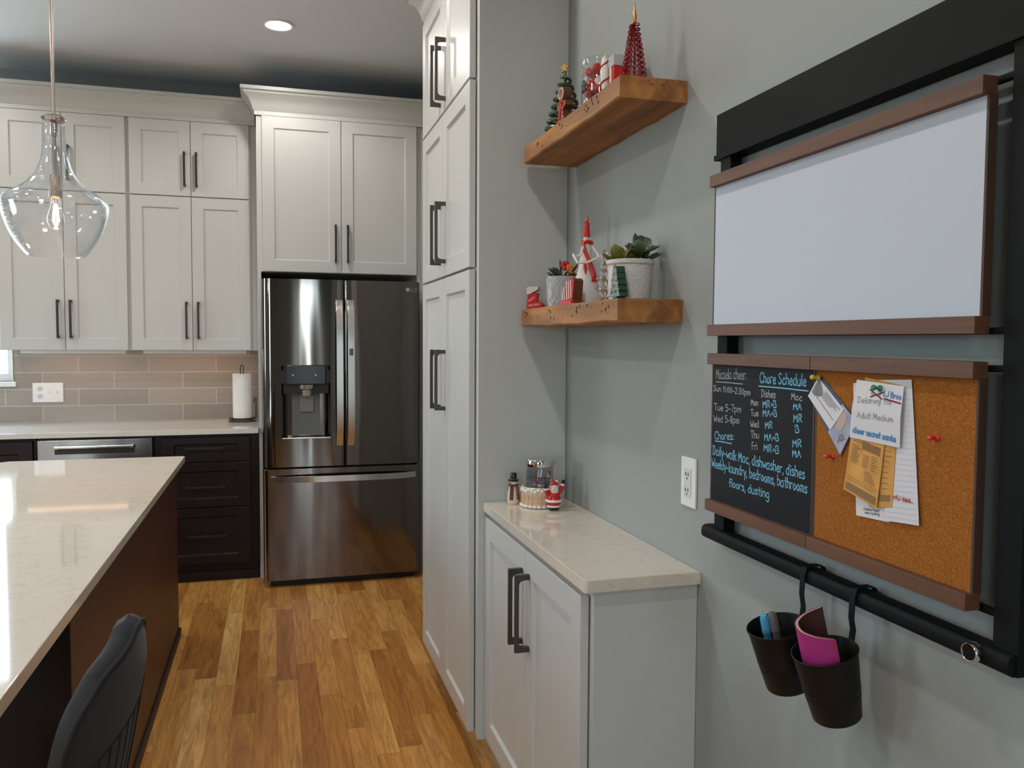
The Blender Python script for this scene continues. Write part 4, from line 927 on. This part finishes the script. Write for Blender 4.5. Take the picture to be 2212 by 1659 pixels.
b.build('yellow_leaves', LEAFY, t)
b = B()
for k in range(16):
    an = rnd.uniform(0, 6.28); el = rnd.uniform(.3, 1.3); leaf_mesh(b, (wx+.026+.008*cos(an), wy-.008+.008*sin(an), ZLs+.098+rnd.uniform(0, .03)), (cos(an)*cos(el), sin(an)*cos(el), sin(el)), rnd.uniform(.030, .044), .0185, .0035, .1, True)
leaf_mesh(b, (wx+.014, wy-.008, ZLs+.10), (-.06, .02, 1), .068, .0085, .003, 0, True); leaf_mesh(b, (wx+.03, wy-.012, ZLs+.094), (.75, -.35, .42), .05, .014, .003, 0, True)
b.build('green_leaves', LEAF, t)
# clear glass beaded ornament left of the pot
kx, ky = .812, 1.972
t = thing('glass_bead_ornament', 'clear glass beaded ornament standing left of the white pot', 'ornament', (kx, ky, ZLs))
b = B(); b.lathe([(0, 0), (.016, 0), (.016, .004), (.004, .010), (0, .010)], (kx, ky, ZLs), 16)
for r, z in ((.013, .022), (.0155, .048), (.0125, .072), (.010, .09), (.012, .108), (.008, .124)): b.sph((kx, ky, ZLs+z), r, (1, 1, 1), 16, 12)
for z, r in ((.035, .018), (.060, .017), (.097, .015)):
    for k in range(6): b.sph((kx+r*cos(k*pi/3+z*90), ky+r*sin(k*pi/3+z*90), ZLs+z), .006, n=10, m=8)
b.build('glass_beads', pm('clear_bead_glass', (.95, .95, .95), .03, trans=1.0), t)
# green tree block
tree = [(-.010, 0), (.010, 0), (.010, .006)]
_tr = []
for k in range(5): _tr += [(.029-.0045*k, .006+.0128*k), (.0205-.0035*k, .006+.0128*k+.0118)]
_tr += [(.006, .0705)]
tree = tree+_tr+[(-a_, q_) for a_, q_ in reversed(_tr)]+[(-.010, .006)]
t, Mx = cutout('tree_block_ornament', 'dark green tree block with painted baubles in front of white pot', tree, .786, 1.842, ZLs, .022, [pm('block_green', (.018, .060, .028), .5)], 1.12)
b = B(); b.M = Mx; b.prism([(-.0012, -a*1.12, q*1.12) for a, q in tree[3:-1]], (.001, 0, 0)); b.build('painted_front', pm('tree_paint', (.16, .22, .20), .5, var=.5, vscale=90), t)
b = B(); b.M = Mx
for y_, z_ in ((.016, .018), (-.01, .02), (.004, .034), (-.012, .046), (.012, .048), (0, .062)): b.sph((-.002, y_, z_), .0036, n=8, m=6)
b.build('baubles', pm('bauble_mix', (.35, .30, .12), .4, var=.8, vscale=70), t)
b = B(); b.M = Mx; b.sph((-.001, 0, .080), .006, (.6, 1, 1), 10, 8); b.build('topper', pm('topper_copper', (.45, .18, .08), .5), t)
# --- counter ornaments
ZC = .9194
dx, dy = .805, 2.478
t = thing('ceramic_dish', 'round ceramic dish with snowy picket-fence relief on the low countertop', 'dish', (dx, dy, ZC))
b = B(); b.lathe([(0, 0), (.052, 0), (.056, .004), (.0545, .03), (.0535, .056), (.0555, .062), (.052, .065), (.049, .060), (.049, .012), (0, .010)], (dx, dy, ZC), 44); dish = b.build('bowl', pm('cream_glaze', (.66, .58, .46), .22), t)
b = B()
for k in range(22):
    an = 2*pi*k/22; M0 = Matrix.Translation((dx, dy, ZC)) @ Matrix.Rotation(an, 4, 'Z'); b.M = M0
    b.prism([(.054, -.0048, .010), (.054, .0048, .010), (.0535, .0048, .040), (.0535, 0, .046), (.0535, -.0048, .040)], (.003, 0, 0), .0008)
b.M = None
for z in (.018, .034): b.tube([(dx+.0552*cos(2*pi*i/40), dy+.0552*sin(2*pi*i/40), ZC+z) for i in range(40)], .0018, 6, closed=True)
b.build('fence_relief', pm('fence_tan', (.62, .38, .20), .3), dish)
b = B()
for k in range(30): an = 2*pi*k/30; b.sph((dx+.0525*cos(an), dy+.0525*sin(an), ZC+.0575-.003*(k % 3)), .0068, (1, 1, .9), 10, 8)
b.build('snow_rim', WHT, dish); b = B()
for k in range(24): an = 2*pi*k/24; b.sph((dx+.0535*cos(an), dy+.0535*sin(an), ZC+.0055), .0085, (1, 1, .65), 10, 8)
b.build('snow_base', WHT, dish)
b = B()
for q in range(3): b.sph((dx+.0575*cos(-1.15+q*.04), dy+.0575*sin(-1.15+q*.04), ZC+.018+.011*q), .0075, (.8, .8, 1), 10, 8)
b.build('green_bush', pm('lime_glaze', (.20, .30, .03), .25), dish)
t = thing('candle_jar', 'glass candle jar with silver lid sitting in the ceramic dish', 'candle', (dx+.004, dy+.004, ZC+.0102))
b = B(); jx, jy, jz = dx+.004, dy+.004, ZC+.0102
b.lathe([(0, .001), (.040, .001), (.0435, .006), (.044, .10), (.044, .128), (.042, .128), (.0415, .01), (.038, .005), (0, .005)], (jx, jy, jz), 40); jar = b.build('jar_glass', glass_mat('smoky_jar_glass', (.86, .87, .89), 0, .04, 1.5), t)
b = B(); b.lathe([(0, .006), (.040, .006), (.0405, .074), (.02, .078), (0, .078)], (jx, jy, jz), 32); b.build('wax', pm('grey_wax', (.24, .25, .29), .5, var=.35, vscale=45), t)
b = B(); b.lathe([(.0435, .118), (.0465, .118), (.0475, .122), (.0475, .136), (.046, .139), (0, .139), (0, .136), (.0435, .134)], (jx, jy, jz), 40); b.build('lid', pm('chrome_lid', (.75, .73, .70), .08, 1.0), t)
b = B()
for an, z in ((-2.0, .075), (-2.05, .085), (-1.93, .083), (-1.15, .104), (-1.07, .101), (-1.12, .096), (-2.2, .07), (-2.1, .066)): b.sph((jx+.0445*cos(an), jy+.0445*sin(an), jz+z), .0038, (1, 1, 1), 8, 6)
b.build('berry_decal', pm('berry_red', (.35, .02, .03), .4), jar)
b = B()
for a0, z0, a1, z1 in ((-2.3, .068, -1.0, .045), (-2.05, .075, -1.9, .112), (-2.0, .075, -1.7, .108), (-2.0, .062, -1.4, .028), (-1.5, .055, -1.3, .028), (-1.2, .05, -.9, .08), (-2.3, .064, -1.5, .062)):
    b.tube([(jx+.0447*cos(a0+(a1-a0)*i/8), jy+.0447*sin(a0+(a1-a0)*i/8), jz+z0+(z1-z0)*i/8) for i in range(9)], .0012, 5)
b.build('branch_decal', pm('decal_white', (.62, .64, .68), .5), jar)
# snowman shaker
mx, my = .737, 2.532
t = thing('snowman_shaker', 'small ceramic snowman with black hat left of the dish', 'figurine', (mx, my, ZC))
b = B(); b.lathe([(0, 0), (.017, 0), (.0205, .006), (.0205, .02), (.0175, .042), (.013, .058), (.0125, .064), (.0135, .072), (.011, .080), (0, .084)], (mx, my, ZC), 28); body = b.build('body', pm('cream_ceramic', (.68, .60, .44), .2), t)
b = B(); b.lathe([(0, .074), (.016, .073), (.018, .076), (.015, .079), (.0105, .080), (.0105, .096), (.009, .100), (0, .100)], (mx, my, ZC), 24); b.build('hat', pm('gloss_black', (.008, .007, .007), .18), t)
for q, (an, mname, col_) in enumerate(((-2.15, 'scarf_maroon', (.17, .02, .018)), (-1.05, 'scarf_maroon', (.17, .02, .018)))):
    b = B()
    for i in range(8):
        z = .058-.0058*i; r = interp([(0, .0208), (.02, .0208), (.042, .0178), (.058, .0133)], z); c_ = (mx+r*cos(an), my+r*sin(an), ZC+z)
        b.M = Matrix.Translation(c_) @ Matrix.Rotation(an, 4, 'Z'); b.box(-.0015, .0015, -.0055, .0055, -.0018, .0018, .0008)
    b.build('scarf', pm(mname, col_, .35), t)
b = B(); b.tube([(mx+.0132*cos(i*pi/12), my+.0132*sin(i*pi/12), ZC+.061) for i in range(24)], .0032, 6, closed=True); b.build('scarf_loop', pm('scarf_maroon', (.17, .02, .018), .35), t)
b = B(); b.lathe([(0, 0), (.0025, 0), (0, .012)], (mx-.010, my-.006, ZC+.068), 8, (-.8, -.5, .05)); b.build('nose', pm('carrot', (.6, .15, .05), .4), t)
# red-suited figurine
nx, ny = .829, 2.402
t = thing('red_suit_figurine', 'small ceramic figurine in red suit with white beard, arms raised', 'figurine', (nx, ny, ZC))
b = B(); b.lathe([(0, .012), (.0185, .012), (.022, .022), (.0215, .038), (.018, .052), (.012, .060), (0, .062)], (nx, ny, ZC), 28)
for sg in (-1, 1):
    b.tube([(nx+sg*.014, ny, ZC+.053), (nx+sg*.021, ny-.003, ZC+.055+(.006 if sg > 0 else 0)), (nx+sg*.027, ny-.005, ZC+.066+(.010 if sg > 0 else -.002))], [.009, .008, .0065], 10)
b.build('body', pm('santa_red', (.50, .014, .014), .18), t)
b = B(); b.tube([(nx+.0222*cos(i*pi/14), ny+.0222*sin(i*pi/14), ZC+.030) for i in range(28)], .0042, 8, closed=True)
for sg in (-1, 1): b.sph((nx+sg*.0275, ny-.005, ZC+.0685+(.010 if sg > 0 else -.002)), .0072, (1, 1, .7), 12, 8)
b.tube([(nx+.017*cos(i*pi/12), ny+.017*sin(i*pi/12)-.001, ZC+.0135) for i in range(24)], .004, 8, closed=True)
b.build('fur_trim', WHT, t)
for sg in (-1, 1):
    b = B(); b.sph((nx+sg*.029, ny-.005, ZC+.077+(.010 if sg > 0 else -.002)), .0068, (1, 1, 1.15), 12, 8); b.build('mitten', pm('gloss_black', (.008, .007, .007), .18), t)
    b = B(); b.sph((nx+sg*.009, ny-.004, ZC+.0062), .0085, (1, 1.35, .72), 12, 8); b.build('boot', pm('gloss_black', (.008, .007, .007), .18), t)
b = B(); b.sph((nx, ny-.002, ZC+.070), .0125, (1, 1, 1.1), 18, 12); b.build('head', pm('face_glaze', (.60, .40, .33), .25), t)
b = B(); b.sph((nx, ny-.009, ZC+.064), .0132, (1, .6, 1.3), 14, 10); b.sph((nx, ny-.001, ZC+.0745), .0132, (1, 1, .45), 14, 8)
for sg in (-1, 1): b.sph((nx+sg*.005, ny-.0145, ZC+.0685), .004, (1.2, .6, .6), 8, 6)
b.build('beard', pm('beard_white', (.70, .62, .58), .3), t)
b = B(); b.lathe([(.0128, .077), (.011, .084), (.006, .090), (0, .092)], (nx, ny, ZC), 18); b.build('hat', pm('santa_red', (.50, .014, .014), .18), t)
b = B(); b.sph((nx+.010, ny+.002, ZC+.088), .0045, n=10, m=8); b.build('pompom', WHT, t)
# ================================================================== WALL ORGANISER
t = thing('wall_organizer_frame', 'black metal wall organizer frame with wide header on the grey wall', 'wall organizer', (XR, 1.19, 1.02))
b = B(); b.box(.897, XR-.0004, .795, 1.572, 1.832, 1.9175, .0015); b.box(.893, XR-.0004, .793, 1.5745, 1.8224, 1.833, .001); b.build('header', BLK, t)
b = B(); b.box(.899, .925, 1.517, 1.556, 1.03, 1.83, .0015); b.build('upright', BLK, t)
b = B(); b.box(.899, .925, .805, .8445, 1.02, 1.83, .0015); b.build('upright', BLK, t)
for z in (1.784, 1.4595, 1.410, 1.090):
    b = B(); b.box(.902, .914, .84, 1.52, z-.0045, z+.0045, .002); b.build('cross_bar', BLK, t)
b = B(); bp_ = []
for (qx_, qz_, a0_) in ((.911, 1.0385, 0), (.897, 1.0385, 90), (.897, 1.0315, 180), (.911, 1.0315, 270)):
    for k in range(6): an = R(a0_+18*k); bp_.append((qx_+.011*cos(an), .808, qz_+.011*sin(an)))
b.prism(bp_, (0, .778, 0)); b.build('bottom_bar', BLK, t)
def board(name, label, cat, y0, y1, z0, z1, zt0, zt1, zb0, zb1, mat, mat_side):
    t = thing(name, label, cat, (.892, (y0+y1)/2, z0), 'boards hanging on the black frame')
    b = B(); b.box(.885, .893, y0+.002, y1-.002, z0, z1, .0006); pn = b.build('panel', mat, t)
    b = B(); b.box(.872, .897, y0-.003, y1+.002, zt0, zt1, .0012); b.build('top_rail', RAIL, t)
    b = B(); b.box(.872, .897, y0-.003, y1+.002, zb0, zb1, .0012); b.build('bottom_rail', RAIL, t)
    for y in (y0, y1): b = B(); b.box(.8845, .899, y-.0022, y+.0022, z0, z1, .0006); b.build('side_edge', mat_side, t)
    b = B(); b.box(.8935, .899, y0, y1, z0, z1); b.build('backing', RAIL, t)
    return t
DEDGE = wood_mat('dark_edge', (.05, .025, .014), (.075, .036, .02), 2, 30, .6, bump=0)
board('whiteboard', 'wide blank whiteboard with walnut rails at the top of the frame', 'whiteboard', .867, 1.5505, 1.478, 1.764, 1.7624, 1.7863, 1.4555, 1.4787, WHITEB, DEDGE)
tch = board('chalkboard', 'black chalkboard with handwritten chore schedule below the whiteboard', 'chalkboard', 1.2075, 1.5475, 1.11, 1.40, 1.3965, 1.4194, 1.0894, 1.1125, CHALK, DEDGE)
tck = board('corkboard', 'brown corkboard with pinned papers right of the chalkboard', 'corkboard', .867, 1.2015, 1.11, 1.40, 1.3965, 1.4194, 1.0894, 1.1125, CORK, DEDGE)
CW = pm('chalk_white', (.42, .43, .45), .9); CB = pm('chalk_blue', (.19, .50, .72), .9)
def chalk3(x, y): return (.8847, -x, y)
TX = [("Micaela cheer:", 1.5335, 1.3665, 1.4192, 1.3704, .0209, 0), ("_", 1.5343, 1.36, 1.4318, 1.3606, 0, 0), ("Sun 11:00-2:30pm", 1.5435, 1.3408, 1.4039, 1.34, .0117, 0), ("Chore Schedule", 1.3728, 1.3662, 1.2311, 1.3676, .0198, 2), ("_", 1.3757, 1.3597, 1.224, 1.3594, 0, 1),
("Dishes", 1.366, 1.34, 1.3208, 1.3405, .0139, 0), ("Mac", 1.2725, 1.3415, 1.2414, 1.3408, .0119, 0), ("Mon", 1.4009, 1.3208, 1.377, 1.3221, .0124, 0), ("MR+B", 1.3612, 1.3201, 1.3168, 1.3236, .0131, 1), ("MA", 1.2659, 1.3241, 1.2415, 1.3253, .0114, 1), ("Tue", 1.4001, 1.3001, 1.3749, 1.3024, .0124, 0), ("MA+B", 1.3601, 1.3037, 1.3149, 1.307, .0126, 1), ("MR", 1.2643, 1.3023, 1.2399, 1.3039, .0137, 1), ("Wed", 1.4002, 1.278, 1.3719, 1.2817, .0129, 0), ("MR", 1.3518, 1.2812, 1.328, 1.2842, .0126, 1), ("B", 1.2585, 1.2838, 1.2469, 1.2851, .013, 1), ("Thu", 1.3985, 1.2574, 1.3711, 1.2605, .0142, 0), ("MA+B", 1.3531, 1.2588, 1.3073, 1.263, .0131, 1), ("MR", 1.2653, 1.2577, 1.2394, 1.2605, .0131, 1), ("Fri", 1.3945, 1.2358, 1.3761, 1.2381, .0142, 0), ("MR+B", 1.3546, 1.2384, 1.3065, 1.2397, .0139, 1), ("MA", 1.2654, 1.2404, 1.2402, 1.2415, .0124, 1), ("Tue 5-7pm", 1.5393, 1.3003, 1.4351, 1.3044, .014, 0), ("Wed 5-8pm", 1.5401, 1.2763, 1.4416, 1.2817, .014, 0), ("Chores:", 1.5344, 1.2403, 1.4602, 1.2467, .0162, 1), ("_", 1.5332, 1.2362, 1.4685, 1.2384, 0, 1),
("Daily-walk Mac, dishwasher, dishes", 1.5415, 1.2069, 1.2285, 1.2057, .0197, 1), ("Weekly-laundry, bedrooms, bathrooms", 1.5444, 1.1795, 1.2208, 1.1817, .0193, 1), ("floors, dusting", 1.4755, 1.1502, 1.3338, 1.152, .0168, 1)]
bw, bb = B(), B()
for s_, ya, za, yb_, zb_, h, c_ in TX:
    q = bb if c_ else bw; hw = .00085 if c_ == 0 else .0011
    if c_ == 2: hw = .0012
    if s_ == '_': ribbon(q, [(-ya, za), (-(ya+yb_)/2, (za+zb_)/2+.0006), (-yb_, zb_)], hw, chalk3)
    else: write(q, s_, (-ya, za), (-yb_, zb_), h, hw, chalk3, .03)
bw.build('white_lettering', CW, tch, recalc=False, label='grey-white chalk writing'); bb.build('blue_lettering', CB, tch, recalc=False, label='light blue chalk writing')
# papers
def paper(name, label, quad, x, mat, bulge=0.0, cat='paper', fold=None):
    # quad: TL,TR,BR,BL as (y,z)
    b = B(); TL, TR, BR, BL = quad
    def f(u, v):
        y = (TL[0]*(1-u)+TR[0]*u)*(1-v)+(BL[0]*(1-u)+BR[0]*u)*v; z = (TL[1]*(1-u)+TR[1]*u)*(1-v)+(BL[1]*(1-u)+BR[1]*u)*v
        d = bulge*v*v if fold is None else bulge*(v if v < fold else fold-(v-fold)*.8)
        return (x-d, y, z)
    b.grid(f, 8, 12, (.0003, 0, 0)); o = b.build(name, mat, loc=(x, (TL[0]+BR[0])/2, (TL[1]+BR[1])/2), ang=80)
    tag(o, label, cat, 'papers pinned to the corkboard'); return o, f
PAPW = pm('white_paper', (.68, .68, .72), .8); PAPL = pm('lined_paper', (.66, .66, .71), .8); YEL = pm('yellow_form_paper', (.62, .31, .075), .8, var=.15, vscale=30)
def on(f, x_off=.0005):
    # plane coordinates (u right 0-1, v up 0-1 from bottom) to space in front of a paper
    def g(u, v): p = f(u, 1-v); return (p[0]-x_off, p[1], p[2])
    return g
INK = pm('grey_ink', (.22, .22, .25), .9); BLUEI = pm('blue_marker', (.10, .28, .56), .9); REDI = pm('dark_red_marker', (.22, .01, .03), .9); REDP = pm('red_pencil', (.50, .07, .05), .9)
o, f = paper('printed_sheet', 'white printed sheet lowest in the pinned stack, left edge showing', ((1.1083, 1.3792), (1.05, 1.384), (1.0193, 1.1745), (1.0929, 1.1702)), .8836, PAPW)
g = on(f); b = B(); wq = lambda s_, p0, p1, h, hw: write(b, s_, p0, p1, h, hw, g, .01)
def lines(b, g, u0, u1, v0, v1, n, hw, wig=0, seed=1):
    rnd = random.Random(seed)
    for i in range(n):
        v = v0+(v1-v0)*(i/(max(1, n-1))); e_ = u1 if not wig else u0+(u1-u0)*rnd.uniform(.55, 1)
        ribbon(b, [(u0, v), ((u0+e_)/2, v), (e_, v)], hw, g)
b.face([g(.06, .95), g(.30, .95), g(.30, .90), g(.06, .90)]); b.face([g(.06, .76), g(.30, .76), g(.30, .70), g(.06, .70)])
wq('assorted', (.24, .055), (.72, .06), .02, .003); wq('easy dusting', (.28, .03), (.72, .035), .018, .003)
b.build('print', INK, o, recalc=False, label='dark print')
o, f = paper('lined_paper', 'tall white lined note sheet behind the yellow forms', ((1.07, 1.3856), (.9828, 1.3905), (.9576, 1.1832), (1.0233, 1.1765)), .8826, PAPL, .002)
g = on(f); b = B(); lines(b, g, .03, .97, .03, .90, 24, .0011); b.build('ruled_lines', pm('rule_grey', (.47, .48, .53), .9), o, recalc=False)
b = B(); write(b, 'thoughtful ideas...', (.02, .165), (.86, .15), .03, .005, g, .02); b.build('red_lettering', REDP, o, recalc=False, label='red handwriting')
o, f = paper('yellow_form', 'narrow yellow form slip behind the front yellow form', ((1.0789, 1.3898), (1.0046, 1.3816), (1.012, 1.1987), (1.06, 1.190)), .8814, YEL, .001)
g = on(f); b = B(); lines(b, g, .55, .9, .15, .5, 9, .003, 1, 4); b.face([g(.45, .05), g(.9, .05), g(.9, .10), g(.45, .10)]); b.build('print', pm('brown_print', (.26, .16, .07), .9), o, recalc=False)
o, f = paper('yellow_form', 'wide yellow printed form hanging below the white notes', ((1.095, 1.374), (1.022, 1.366), (1.0406, 1.1915), (1.1169, 1.2085)), .8802, YEL, .003)
g = on(f); b = B()
lines(b, g, .12, .6, .50, .58, 5, .004, 1, 2); lines(b, g, .10, .38, .30, .46, 9, .004, 1, 3); lines(b, g, .45, .62, .30, .40, 6, .004, 1, 5); lines(b, g, .55, .9, .18, .26, 5, .004, 1, 6); lines(b, g, .7, .9, .3, .42, 6, .004, 1, 7)
lines(b, g, .06, .95, .125, .15, 2, .002)
for k in range(22): ribbon(b, [(.40+.024*k, .455+.0), (.40+.024*k, .52)], .006 if k % 3 else .009, g)
b.face([g(.05, .02), g(.95, .02), g(.95, .09), g(.05, .09)]); b.build('print', pm('brown_print', (.26, .16, .07), .9), o, recalc=False)
o, f = paper('handwritten_note', 'small white handwritten note held by the green push pin', ((1.0939, 1.3853), (.9929, 1.3801), (.9969, 1.2897), (1.1066, 1.2929)), .8788, PAPW, .006, fold=.5)
g = on(f); b = B(); write(b, 'Delaney for', (.10, .62), (.82, .68), .10, .006, g, .02); write(b, 'Adult Medium', (.13, .37), (.86, .40), .10, .006, g, .02); b.build('pencil_lettering', pm('pencil_grey', (.36, .36, .40), .9), o, recalc=False)
b = B(); write(b, 'cheer secret santa', (.06, .10), (.92, .085), .10, .0115, g, .02); write(b, 'LJ Bros', (.62, .80), (.97, .78), .09, .009, g, .02); write(b, 'LJ', (.36, .80), (.55, .79), .09, .008, g); b.build('blue_lettering', BLUEI, o, recalc=False)
b = B(); ribbon(b, [(.33, .87), (.60, .74)], .012, g); ribbon(b, [(.36, .75), (.62, .86)], .012, g); ribbon(b, [(.64, .755), (.98, .72)], .013, g); b.build('red_marks', REDI, o, recalc=False)
# leaflet + card
NAVY = pm('navy_leaflet', (.045, .07, .17), .5); LAV = pm('leaflet_photo', (.36, .37, .50), .5, var=.25, vscale=25)
o, f = paper('leaflet', 'long navy and lavender leaflet tilted under the white card', ((1.2202, 1.3499), (1.1886, 1.3866), (1.0951, 1.3197), (1.1324, 1.2589)), .8832, NAVY, .0015)
g = on(f, .0004); b = B(); b.grid(lambda u, v: g(.02+.96*u, .01+.37*v), 4, 4); b.build('photo', LAV, o, recalc=False)
b = B(); g = on(f, .0008); b.grid(lambda u, v: g(.62+.28*cos(2*pi*u)*v, .25+.085*sin(2*pi*u)*v, ), 16, 3)
for p_ in range(1): pass
b.build('picture', pm('picture_tan', (.50, .38, .33), .6), o, recalc=False)
b = B(); g2 = on(f, .0008); ribbon(b, [(.16, .14), (.34, .16), (.44, .12), (.30, .09), (.24, .14), (.42, .06)], .012, g2); b.build('drawing', INK, o, recalc=False)
o, f = paper('business_card', 'white printed card under the yellow push pin', ((1.2211, 1.3512), (1.1945, 1.3845), (1.1259, 1.3357), (1.1585, 1.2983)), .8822, PAPW, .001)
# card axes: u across short side (TL->TR), v along long side
g = lambda a, c: (lambda p: (p[0]-.0005, p[1], p[2]))(f(a, c))
b = B(); b.grid(lambda u, v: g(.30+.65*u, .04+.30*v*(.3+.7*sin(pi*max(.05, u)))), 8, 3); b.build('dark_logo', INK, o, recalc=False, label='dark photo block')
b = B()
for k, L_ in enumerate((.55, .45, .5, .35, .3)): ribbon(b, [(.85-.07*k, .36), (.85-.07*k, .36+L_)], .013, g)
ribbon(b, [(.36, .22), (.36, .92)], .012, g); b.build('print', INK, o, recalc=False)
# push pins
def pin(y, z, x, mat, label):
    t = tag(B().lathe([(0, 0), (.0048, 0), (.0050, .0015), (.0028, .004), (.0024, .009), (.0040, .0115), (.0044, .0145), (.003, .0165), (0, .017)], (x, y, z), 18, (-1, -.12, .1)).build('push_pin', mat, loc=(x, y, z)), label, 'push pin', 'push pins in the corkboard')
pin(1.1925, 1.3835, .8815, C('pin_yellow', (.55, .42, .02), .3), 'yellow push pin holding the tilted card')
pin(1.0402, 1.3745, .8778, C('pin_green', (.012, .22, .09), .3), 'green push pin holding the small white note')
pin(1.1550, 1.2554, .8846, C('pin_red', (.60, .02, .018), .3), 'red push pin in bare cork below the leaflet')
pin(.9340, 1.3113, .8846, C('pin_red', (.60, .02, .018), .3), 'red push pin in bare cork right of the lined sheet')
# magnet knob
t = thing('round_magnet', 'round black magnet with silver rim on the bottom bar', 'magnet', (.886, .8585, 1.037))
b = B(); b.lathe([(0, 0), (.0128, 0), (.0132, .003), (.0132, .010), (.0118, .012), (.0108, .0112), (.0108, .010)], (.8862, .8585, 1.037), 32, (-1, 0, 0)); b.build('rim', pm('chrome_rim', (.72, .68, .63), .15, 1.0), t)
b = B(); b.lathe([(0, .0095), (.0109, .0095), (.0109, .0104), (0, .0108)], (.8862, .8585, 1.037), 32, (-1, 0, 0)); b.build('face', pm('gloss_black2', (.012, .012, .013), .15), t)
# pails
PAILM = pm('matte_black_pail', (.007, .0068, .0065), .45, bump=.15, bscale=30, spec=.25)
TILT = R(14)
def pail(y, z, label):
    x = .832
    t = thing('hanging_pail', label, 'pail', (x, y, z), 'small black pails hanging from the bar')
    Mx = Matrix.Translation((x, y, z)) @ Matrix.Rotation(-TILT, 4, 'Y')
    b = B(); b.M = Mx; H = -.112
    b.lathe([(0, H), (.0365, H), (.038, H+.002), (.0425, H+.038), (.0432, H+.040), (.0428, H+.042), (.0440, H+.050), (.0447, H+.052), (.0442, H+.054), (.0498, -.003), (.0515, -.0015), (.0515, .0005), (.050, .001), (.0488, -.001), (.037, H+.004), (0, H+.003)], (0, 0, 0), 48)
    b.build('bucket', PAILM, t)
    top = Mx @ Vector((.051, 0, -.004)); pts = []
    for k in range(9): an = pi*k/8; pts.append((.9045-.0215*cos(pi-an)*-1 if False else .904+.0215*-cos(an), y, 1.042+.0125*sin(an)+.004))
    # strap: rises from the rim, over the front of the bar, hooks behind it
    c = [(top.x, y, top.z), (top.x+.003, y, top.z+.02), (.8815, y, 1.005), (.8828, y, 1.038), (.8865, y, 1.0505), (.894, y, 1.0535), (.914, y, 1.0535), (.9215, y, 1.050), (.9252, y, 1.040), (.9254, y, 1.022)]
    b = B(); w = .0062; V = []
    for i, p in enumerate(c):
        a = Vector(c[max(i-1, 0)]); d = Vector(c[min(i+1, len(c)-1)]); tt = (d-a).normalized(); nn = Vector((-tt.z, 0, tt.x)); p = Vector(p)
        V.append([b.bm.verts.new(p+Vector((0, s1*w, 0))+nn*s2) for s1, s2 in ((-1, .0), (1, .0), (1, .0018), (-1, .0018))])
    for A, D in zip(V, V[1:]):
        for k in range(4): b.bm.faces.new((A[k], A[(k+1) % 4], D[(k+1) % 4], D[k]))
    b.bm.faces.new(V[0][::-1]); b.bm.faces.new(V[-1]); b.build('strap', BLK, t)
    return Mx
M1 = pail(1.223, .953, 'black hanging pail holding two markers, farther from the camera')
M2 = pail(1.094, .957, 'black hanging pail holding a rolled magenta notebook')
for dxx, dyy, L, mat, lab in ((-.012, .022, .126, C('marker_blue', (.08, .36, .60), .35), 'light blue marker standing in the black pail'), (-.002, .000, .131, C('marker_grey', (.13, .12, .12), .4), 'grey marker standing in the black pail')):
    b = B(); b.M = M1 @ Matrix.Translation((dxx, dyy, -.1065)) @ Matrix.Rotation(.06 if dxx < -.01 else -.03, 4, 'X')
    b.lathe([(0, 0), (.006, 0), (.0068, .004), (.0068, L-.035), (.0078, L-.034), (.0078, L-.006), (.005, L), (0, L+.001)], (0, 0, 0), 18)
    p = M1 @ Vector((dxx, dyy, -.1065)); tag(b.build('marker', mat, loc=p), lab, 'marker', 'markers in the pail')
# notebook bent into a U
t = thing('rolled_notebook', 'magenta-covered notebook bent into a curl inside the black pail', 'notebook', tuple(M2 @ Vector((0, 0, -.1))))
def nb(o, zt0, zt1, ra, thick):
    ctrl = [(-.002, -.038), (-.014, -.035), (-.028, -.024), (-.036, -.004), (-.028, .018), (-.006, .026), (.024, .022)]
    pl = smooth_pl(ctrl, 6); n = len(pl)-1; b = B(); b.M = M2
    def f(u, v):
        i = min(n, int(round(u*n))); p = pl[i]; a = pl[max(0, i-1)]; d = pl[min(n, i+1)]; tx, ty = d[0]-a[0], d[1]-a[1]; L = math.hypot(tx, ty); nx_, ny_ = -ty/L, tx/L
        zt = zt0+(zt1-zt0)*u; zb = -.106; vv = v; s_ = .82+.18*min(1, max(0, (vv*(zt-zb)+zb+.106)/.10))
        return ((p[0]+nx_*o)*s_, (p[1]+ny_*o)*s_, zb+(zt-zb)*vv)
    def th(u, v):
        i = min(n, int(round(u*n))); a = pl[max(0, i-1)]; d = pl[min(n, i+1)]; tx, ty = d[0]-a[0], d[1]-a[1]; L = math.hypot(tx, ty)
        return (ty/L*thick, -tx/L*thick, 0)
    b.grid(f, n, 8, th); return b
b = nb(.0026, .034, .060, 0, .0008)
b.build('cover', pm('magenta_cover', (.40, .025, .20), .45), t, label='magenta front cover')
nb(.0018, .033, .059, 0, .0040).build('pages', pm('page_cream', (.55, .42, .32), .8), t)
nb(-.0024, .034, .060, 0, .0010).build('back_cover', pm('maroon_cover', (.06, .014, .012), .5), t, label='dark maroon inner cover')
b = B(); b.M = M2; b.grid(lambda u, v: (-.0075+.004*u, (-.0372-.0036)*(.88+.12*v), -.03+.060*v), 1, 4, (0, .0006, 0)); b.build('cover_stripe', pm('stripe_red', (.60, .03, .02), .45), t)
